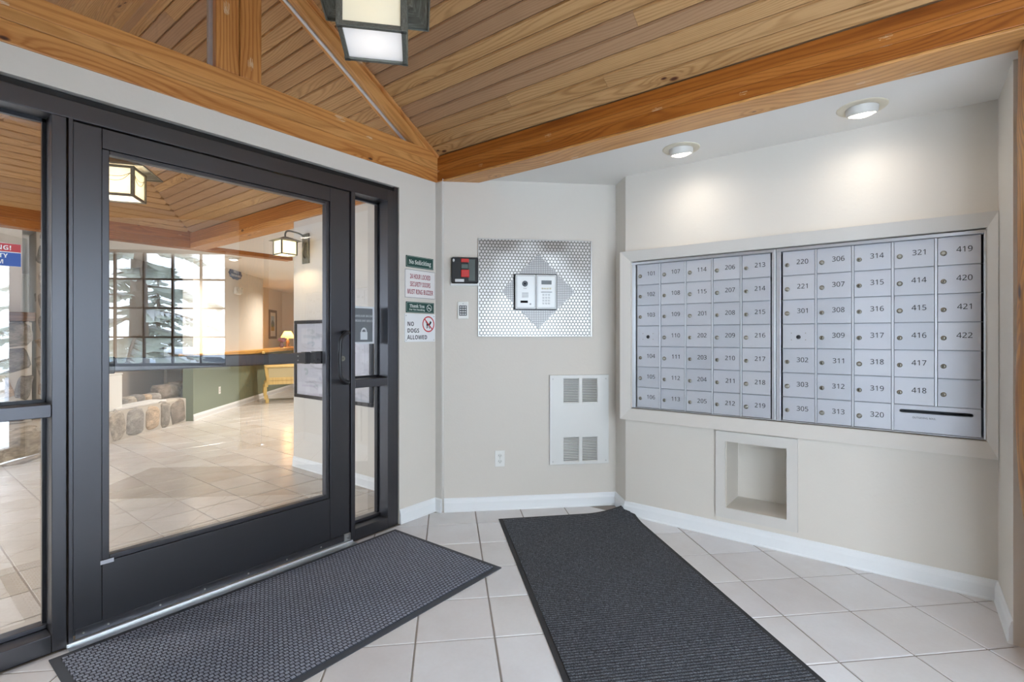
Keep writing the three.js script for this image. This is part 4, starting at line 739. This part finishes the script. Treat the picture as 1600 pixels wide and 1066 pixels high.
{ const g = group('burgundy_panel', [3.52, 0.0, -9.918], PI / 4); tag(g, 'burgundy door panel beside the green wainscot behind the hearth', 'panel'); mesh('panel', rbox(-0.24, 0.24, 0, 1.05, 0, 0.04, 0.005), MAT.burgundy, g); mesh('edge_strip', rbox(-0.72, -0.245, 0, 1.05, 0, 0.05, 0.005), MAT.beigeWall, g); }
{ const g = group('mirrored_panel_cabinet', [1.86, 0.337, -7.36], PI / 4); tag(g, 'added white cabinet in place of a mirrored white panel', 'cabinet'); mesh('body', rbox(-0.2, 0.14, 0, 0.42, -0.18, 0, 0.012, 2), MAT.whitePlastic, g); mesh('lid', rbox(-0.205, 0.145, 0.42, 0.44, -0.185, 0.005, 0.006), MAT.whitePlastic, g); }  // white box added where a white panel is mirrored in the glass
// wall sconce on the notice wall
{
  const g = group('wall_sconce', [2.515, 1.9, -4.33], -PI / 2); tag(g, 'lit craftsman wall sconce above the framed notice', 'wall lamp');
  const m = MAT.verdigris, s = 0.068, H = 0.13, cz = 0.2, y0 = 0.03;
  mesh('wall_plate', rbox(-0.055, 0.055, -0.02, 0.25, 0, 0.012, 0.003), m, g);
  mesh('arm', tube([[0, 0.2, 0.01], [0, 0.235, 0.05], [0, 0.25, 0.13], [0, 0.245, 0.185], [0, 0.22, cz], [0, 0.185, cz]], 0.008, 40, 8), m, g);
  mesh('scroll', tube([[0, 0.02, 0.012], [0, 0.06, 0.035], [0, 0.12, 0.03], [0, 0.16, 0.012]], 0.006, 20, 6), m, g);
  const f = []; for (const x of [-1, 1]) for (const z of [-1, 1]) f.push(rbox(x * s - 0.006, x * s + 0.006, y0, y0 + H, cz + z * s - 0.006, cz + z * s + 0.006, 0.001));
  for (const y of [y0, y0 + H - 0.01]) f.push(box(-s, s, y, y + 0.01, cz - s - 0.005, cz - s + 0.005), box(-s, s, y, y + 0.01, cz + s - 0.005, cz + s + 0.005), box(-s - 0.005, -s + 0.005, y, y + 0.01, cz - s, cz + s), box(s - 0.005, s + 0.005, y, y + 0.01, cz - s, cz + s));
  mesh('lantern_frame', merge(f), m, g);
  mesh('roof', new THREE.CylinderGeometry(0.02, 0.145, 0.04, 4, 1).rotateY(PI / 4).translate(0, y0 + H + 0.015, cz), m, g);
  const lit = phys({ color: '#efe9d2', roughness: 0.85, transmission: 0.4, thickness: 0, emissive: '#fff3d2', emissiveIntensity: 0.8 });
  for (let k = 0; k < 4; k++) mesh('art_glass', box(-s + 0.006, s - 0.006, y0 + 0.01, y0 + H - 0.01, -0.001, 0.001), lit, g, [Math.sin(k * PI / 2) * s, 0, cz + Math.cos(k * PI / 2) * s], [0, k * PI / 2, 0]);
  mesh('bulb', new THREE.SphereGeometry(0.022, 14, 10).translate(0, y0 + 0.065, cz), MAT.bulb, g);
  const l = new THREE.PointLight('#ffe6bd', LAMP.sconce, 0, 2); l.name = 'sconce_lamp'; l.position.set(2.515 - cz, 1.9 + y0 + 0.065, -4.33); l.castShadow = true; scene.add(l);
}
// desk lamp and vase on the ledge
{
  const at = [5.94, 0.966, -11.0], g = group('table_lamp', at); tag(g, 'small lit table lamp on the wood ledge', 'lamp');
  mesh('base', new THREE.LatheGeometry([[0, 0], [0.07, 0], [0.072, 0.015], [0.03, 0.03], [0.045, 0.1], [0.02, 0.17], [0.01, 0.2], [0, 0.2]].map((p) => new THREE.Vector2(...p)), 24), std('#8a6a45', 0.5), g);
  mesh('lamp_shade', new THREE.LatheGeometry([[0.07, 0.36], [0.16, 0.2], [0.157, 0.2], [0.067, 0.36]].map((p) => new THREE.Vector2(...p)), 28), phys({ color: '#f0d9a8', roughness: 0.95, transmission: 0.5, thickness: 0, emissive: '#ffca78', emissiveIntensity: 0.6, side: THREE.DoubleSide }), g);
  mesh('bulb', new THREE.SphereGeometry(0.03, 14, 10).translate(0, 0.26, 0), MAT.bulb, g);
  const l = new THREE.PointLight('#ffc987', LAMP.desk, 0, 2); l.name = 'desk_lamp'; l.position.set(at[0], at[1] + 0.26, at[2]); l.castShadow = true; scene.add(l);
  const v = group('flower_vase', [5.62, 0.966, -10.66]); tag(v, 'small vase of pink flowers beside the table lamp', 'vase');
  mesh('vase', new THREE.LatheGeometry([[0, 0], [0.035, 0], [0.05, 0.05], [0.03, 0.1], [0.036, 0.12], [0.03, 0.12], [0.026, 0.1]].map((p) => new THREE.Vector2(...p)), 20), std('#8b6f78', 0.4), v);
  for (let k = 0; k < 9; k++) { const a = k * 2.4, r = k ? 0.05 : 0; mesh('flower', new THREE.IcosahedronGeometry(0.032, 1).translate(r * Math.cos(a), 0.15 + 0.02 * (k % 3), r * Math.sin(a)), std('#a8717d', 0.8), v); }
}
// pale wooden armchair
{
  const g = group('wooden_armchair', [4.93, 0, -9.33], PI / 4 + 0.35); tag(g, 'pale yellow wooden armchair by the green wainscot', 'chair');
  const m = std('#ffffff', 0.5, { map: woodTex(83, '#e2c57f', '#c9a45c', { rings: 6, warp: 0.3, contrast: 0.6 }) });
  const leg = (x, z, k) => { const L = []; for (let i = 0; i < 6; i++) { const y0 = 0.44 * i / 6, y1 = 0.44 * (i + 1) / 6, off = (t) => k * 0.05 * Math.sin(PI * t * 1.1); L.push(new THREE.BoxGeometry(0.055, (y1 - y0) * 1.06, 0.055).translate(x, (y0 + y1) / 2, z + off((i + 0.5) / 6))); } return grainUV(merge(L), 'y'); };
  for (const x of [-0.27, 0.27]) { mesh('leg', leg(x, 0.25, 1), m, g); mesh('leg', leg(x, -0.25, -1), m, g); }
  mesh('seat', grainUV(rbox(-0.3, 0.3, 0.4, 0.46, -0.28, 0.3, 0.012, 2), 'x'), m, g);
  mesh('apron', grainUV(merge([box(-0.28, 0.28, 0.33, 0.4, 0.235, 0.265), box(-0.285, -0.255, 0.33, 0.4, -0.25, 0.25), box(0.255, 0.285, 0.33, 0.4, -0.25, 0.25)]), 'x'), m, g);
  for (const x of [-0.28, 0.28]) { mesh('arm', grainUV(rbox(x - 0.035, x + 0.035, 0.64, 0.675, -0.3, 0.3, 0.01, 2), 'z'), m, g); mesh('arm_panel', grainUV(merge([box(x - 0.012, x + 0.012, 0.46, 0.64, -0.25, 0.22)]), 'z'), std('#c8b98e', 0.8), g); mesh('arm_support', grainUV(rbox(x - 0.027, x + 0.027, 0.46, 0.64, 0.2, 0.255, 0.006), 'y'), m, g); }
  mesh('backrest', grainUV(merge([new THREE.BoxGeometry(0.06, 0.5, 0.045).rotateX(-0.15).translate(-0.27, 0.68, -0.29), new THREE.BoxGeometry(0.06, 0.5, 0.045).rotateX(-0.15).translate(0.27, 0.68, -0.29), new THREE.BoxGeometry(0.56, 0.08, 0.04).translate(0, 0.89, -0.325), new THREE.BoxGeometry(0.5, 0.3, 0.02).rotateX(-0.15).translate(0, 0.68, -0.29)]), 'x'), m, g);
}
// stone hearth: every stone its own piece, set in mortar
function stoneGeo(w, h, d, s) {
  const g = new THREE.IcosahedronGeometry(0.5, 2); const n = noise2(5, 5, s), p = g.attributes.position;
  for (let i = 0; i < p.count; i++) { let x = p.getX(i), y = p.getY(i), z = p.getZ(i); const q = (v) => Math.sign(v) * Math.pow(Math.abs(v) * 2, 0.55) / 2; const k = 0.82 + 0.3 * n(x + 0.5 + z * 0.3, y + 0.5); p.setXYZ(i, q(x) * w * k, q(y) * h * k, q(z) * d * (0.8 + 0.2 * k)); }
  const m = mergeVertices(g.deleteAttribute('normal') && g, 1e-4); m.computeVertexNormals();
  return m;
}
function stoneFace(parent, a, b, y0, y1, size, s) {            // stones over a vertical face from a to b
  const len = Math.hypot(b[0] - a[0], b[1] - a[1]), ry = -Math.atan2(b[1] - a[1], b[0] - a[0]);
  const f = group('stone_face', [a[0], 0, a[1]], ry, parent);
  let y = y0; while (y < y1 - 0.03) {
    let h = Math.min(y1 - y, size * rr(0.75, 1.25)); if (y1 - y - h < size * 0.4) h = y1 - y;
    let x = 0; while (x < len - 0.03) { let w = Math.min(len - x, size * rr(0.8, 1.7)); if (len - x - w < size * 0.5) w = len - x; mesh('stone', stoneGeo(w * rr(0.96, 1.08), h * rr(0.94, 1.06), 0.1, Math.floor(rnd() * 9999)), MAT.stone[Math.floor(rnd() * 6)], f, [x + w / 2, y + h / 2, -0.028], [0, 0, rr(-0.25, 0.25)]); x += w; }
    y += h;
  }
}
{
  const h = group('stone_hearth'); tag(h, 'low fieldstone hearth with pale mortar along the lobby wall', 'hearth');
  const pts = [[-0.6, -6.66], [1.16, -6.66], [1.77, -7.2], [2.86, -8.08], [2.86, -8.4], [1.2, -8.0], [-0.6, -8.0]];
  mesh('mortar_core', extr(pts.map(([x, z]) => [x, -z]), 0.335).rotateX(-PI / 2), MAT.mortar, h);
  stoneFace(h, [-0.2, -6.66], [1.16, -6.66], 0.0, 0.34, 0.25, 1); stoneFace(h, [1.16, -6.66], [1.77, -7.2], 0.0, 0.34, 0.22, 2); stoneFace(h, [1.77, -7.2], [2.84, -8.06], 0.0, 0.34, 0.22, 3);
  mesh('hearth_slab', rbox(-0.45, 0.45, 0.335, 0.365, -0.2, 0.02, 0.008), std('#d9d8d6', 0.6), h, [2.2, 0, -7.62], [0, 0.68, 0]);
  for (let k = 7; k < 14; k++) { const t = k / 13, x = 1.35 + 1.5 * t, z = -7.3 - 0.98 * t; mesh('cap_stone', stoneGeo(rr(0.16, 0.26), rr(0.1, 0.16) + (k > 10 ? 0.1 : 0), rr(0.14, 0.2), 900 + k), MAT.stone[k % 6], h, [x, 0.37 + (k > 10 ? 0.06 : 0), z - 0.17], [0, rr(0, 3), 0]); }
  const c = group('stone_fireplace'); tag(c, 'fieldstone fireplace front above the hearth with a timber mantel', 'fireplace');
  mesh('mortar_core', box(-0.6, 1.1, 0.34, 1.36, -7.74, -7.1), MAT.mortar, c);
  stoneFace(c, [-0.2, -7.1], [1.1, -7.1], 0.36, 1.36, 0.25, 5);
  mesh('mantel', grainUV(rbox(-0.7, 1.1, 1.37, 1.455, -7.74, -6.9, 0.01), 'x', 2, 2), std('#ffffff', 0.6, { map: woodTex(89, '#8a6a52', '#5d4433', { rings: 8 }) }), c);
  const pr = group('stone_column'); tag(pr, 'fieldstone column rising beside the mantel', 'column');
  mesh('mortar_core', box(1.17, 1.52, 0.34, 2.33, -7.7, -7.32), MAT.mortar, pr);
  stoneFace(pr, [1.17, -7.32], [1.52, -7.32], 0.36, 2.33, 0.23, 6);
}

// ================================================================ outside: snow, trees, parked cars (seen mirrored in the glass)
struct(mesh('ground', box(-40, 45, -1.2, -0.8, -45, 45), MAT.snow), 'snow covered ground outside');
struct(mesh('wall_plinth', box(-4.2, 7.7, -0.9, -0.06, -12.75, 0.6), MAT.siding), 'building plinth below the floors');
struct(mesh('wall_plinth', extr([[2.75, -0.2], [XR, -2.0], [-0.4, -0.4]], 0.8).rotateX(-PI / 2).translate(0, -0.87, 0), MAT.siding), 'building plinth below the vestibule');
function conifer(label, at, H, R, s) {
  seed = s;
  const g = group('snowy_pine', at); tag(g, label, 'tree', 'snowy pines outside');
  mesh('trunk', cyl(0.2 * H / 8, H, 10, 0.03).translate(0, H / 2, 0), MAT.bark, g);
  const br = [], leaf = [], snow = [];
  const n = 44;
  for (let i = 0; i < n; i++) {
    const t = 0.1 + 0.88 * i / n, y = H * t, L = R * (1.05 - t) * rr(0.75, 1.15), a = i * 2.39996 + rr(-0.3, 0.3), dx = Math.cos(a), dz = Math.sin(a);
    const tip = [dx * L, y - 0.28 * L, dz * L];
    br.push(tube([[0, y, 0], [dx * L * 0.5, y - 0.06 * L, dz * L * 0.5], tip], 0.016 + 0.012 * L / R, 6, 4));
    const m = Math.round(12 + 16 * L / R);
    for (let k = 0; k < m; k++) {
      const q = 0.15 + 0.85 * k / m, side = k % 2 ? 1 : -1, w = L * 0.32 * (1.15 - q) + 0.12, px = dx * L * q, pz = dz * L * q, py = y - 0.24 * L * q * q - 0.04 * L * q;
      const ex = px + dx * w * 0.6 - dz * side * w, ez = pz + dz * w * 0.6 + dx * side * w, ey = py - w * rr(0.1, 0.5), b = 0.05 + 0.05 * rnd();
      const A = [px - dx * b, py, pz - dz * b], B = [px + dx * b, py, pz + dz * b], C = [ex + dx * b, ey, ez + dz * b], D = [ex - dx * b, ey, ez - dz * b], E = [(px + ex) / 2, (py + ey) / 2 - 0.1, (pz + ez) / 2];
      leaf.push(A, B, C, A, C, D, A, E, C);
      if (rnd() < 0.75) { const up = 0.02; snow.push([A[0], A[1] + up, A[2]], [B[0], B[1] + up, B[2]], [C[0], C[1] + up, C[2]]); }
    }
  }
  const geo = (pts) => { const b = new THREE.BufferGeometry(); b.setAttribute('position', new THREE.BufferAttribute(new Float32Array(pts.flat()), 3)); b.setAttribute('uv', new THREE.BufferAttribute(new Float32Array(pts.length * 2), 2)); b.computeVertexNormals(); return b; };
  mesh('branches', merge(br), MAT.bark, g); mesh('needles', geo(leaf), MAT.needles, g); mesh('snow_load', geo(snow), std('#e9eef4', 0.95, { side: THREE.DoubleSide }), g);
}
conifer('tall snowy pine just outside the entry window', [3.55, -0.8, 7.2], 8.5, 2.0, 71);
conifer('snowy pine standing behind the parked cars', [11.5, -0.8, 18.0], 6.5, 2.2, 72);
conifer('broad snowy pine at the edge of the lot', [4.4, -0.8, 19.5], 7.5, 2.8, 73);
conifer('young snowy pine near the path', [8.2, -0.8, 21.0], 5, 1.8, 74);
function car(label, at, ry, paint) {
  const g = group('parked_car', at, ry); tag(g, label, 'car', 'cars parked outside');
  const body = new THREE.ExtrudeGeometry(shapeOf([[-2.2, 0.3], [2.2, 0.3], [2.25, 0.55], [2.15, 0.8], [1.2, 0.92], [0.55, 1.38], [-0.9, 1.42], [-1.75, 1.0], [-2.2, 0.92]]), { depth: 1.6, bevelEnabled: true, bevelSize: 0.08, bevelThickness: 0.1, bevelSegments: 3 }).translate(0, 0, -0.8);
  mesh('body', body, std(paint, 0.4), g);
  for (const z of [-0.905, 0.905]) mesh('side_window', extr([[-1.4, 0.98], [0.95, 0.98], [0.48, 1.3], [-0.85, 1.34]], 0.02).translate(0, 0, z - 0.01), std('#3b4650', 0.15), g);
  for (const x of [-1.4, 1.4]) for (const z of [-0.8, 0.8]) { const w = mesh('wheel', cyl(0.33, 0.22, 24).rotateX(PI / 2).translate(x, 0.33, z), MAT.rubber, g); mesh('hub', cyl(0.18, 0.23, 16).rotateX(PI / 2).translate(x, 0.33, z), MAT.alu, w); }
  mesh('snow_cover', new THREE.ExtrudeGeometry(shapeOf([[-2.1, 0.98], [-1.75, 1.06], [-0.9, 1.48], [0.5, 1.45], [1.2, 0.99], [2.1, 0.86], [2.1, 0.95], [1.3, 1.08], [0.6, 1.56], [-0.9, 1.6], [-1.8, 1.16], [-2.15, 1.06]]), { depth: 1.5, bevelEnabled: true, bevelSize: 0.03, bevelThickness: 0.05, bevelSegments: 2 }).translate(0, 0, -0.75), MAT.snow, g);
}
car('snow covered pale car parked nearer the entry', [4.6, -0.8, 11.6], 0.5, '#aebccb');
car('snow covered white car parked farther out', [7.4, -0.8, 14.2], 0.3, '#c3cad2');

scene.traverse((o) => { if (o.isMesh) { o.castShadow = true; o.receiveShadow = true; } });
renderer.render(scene, camera);
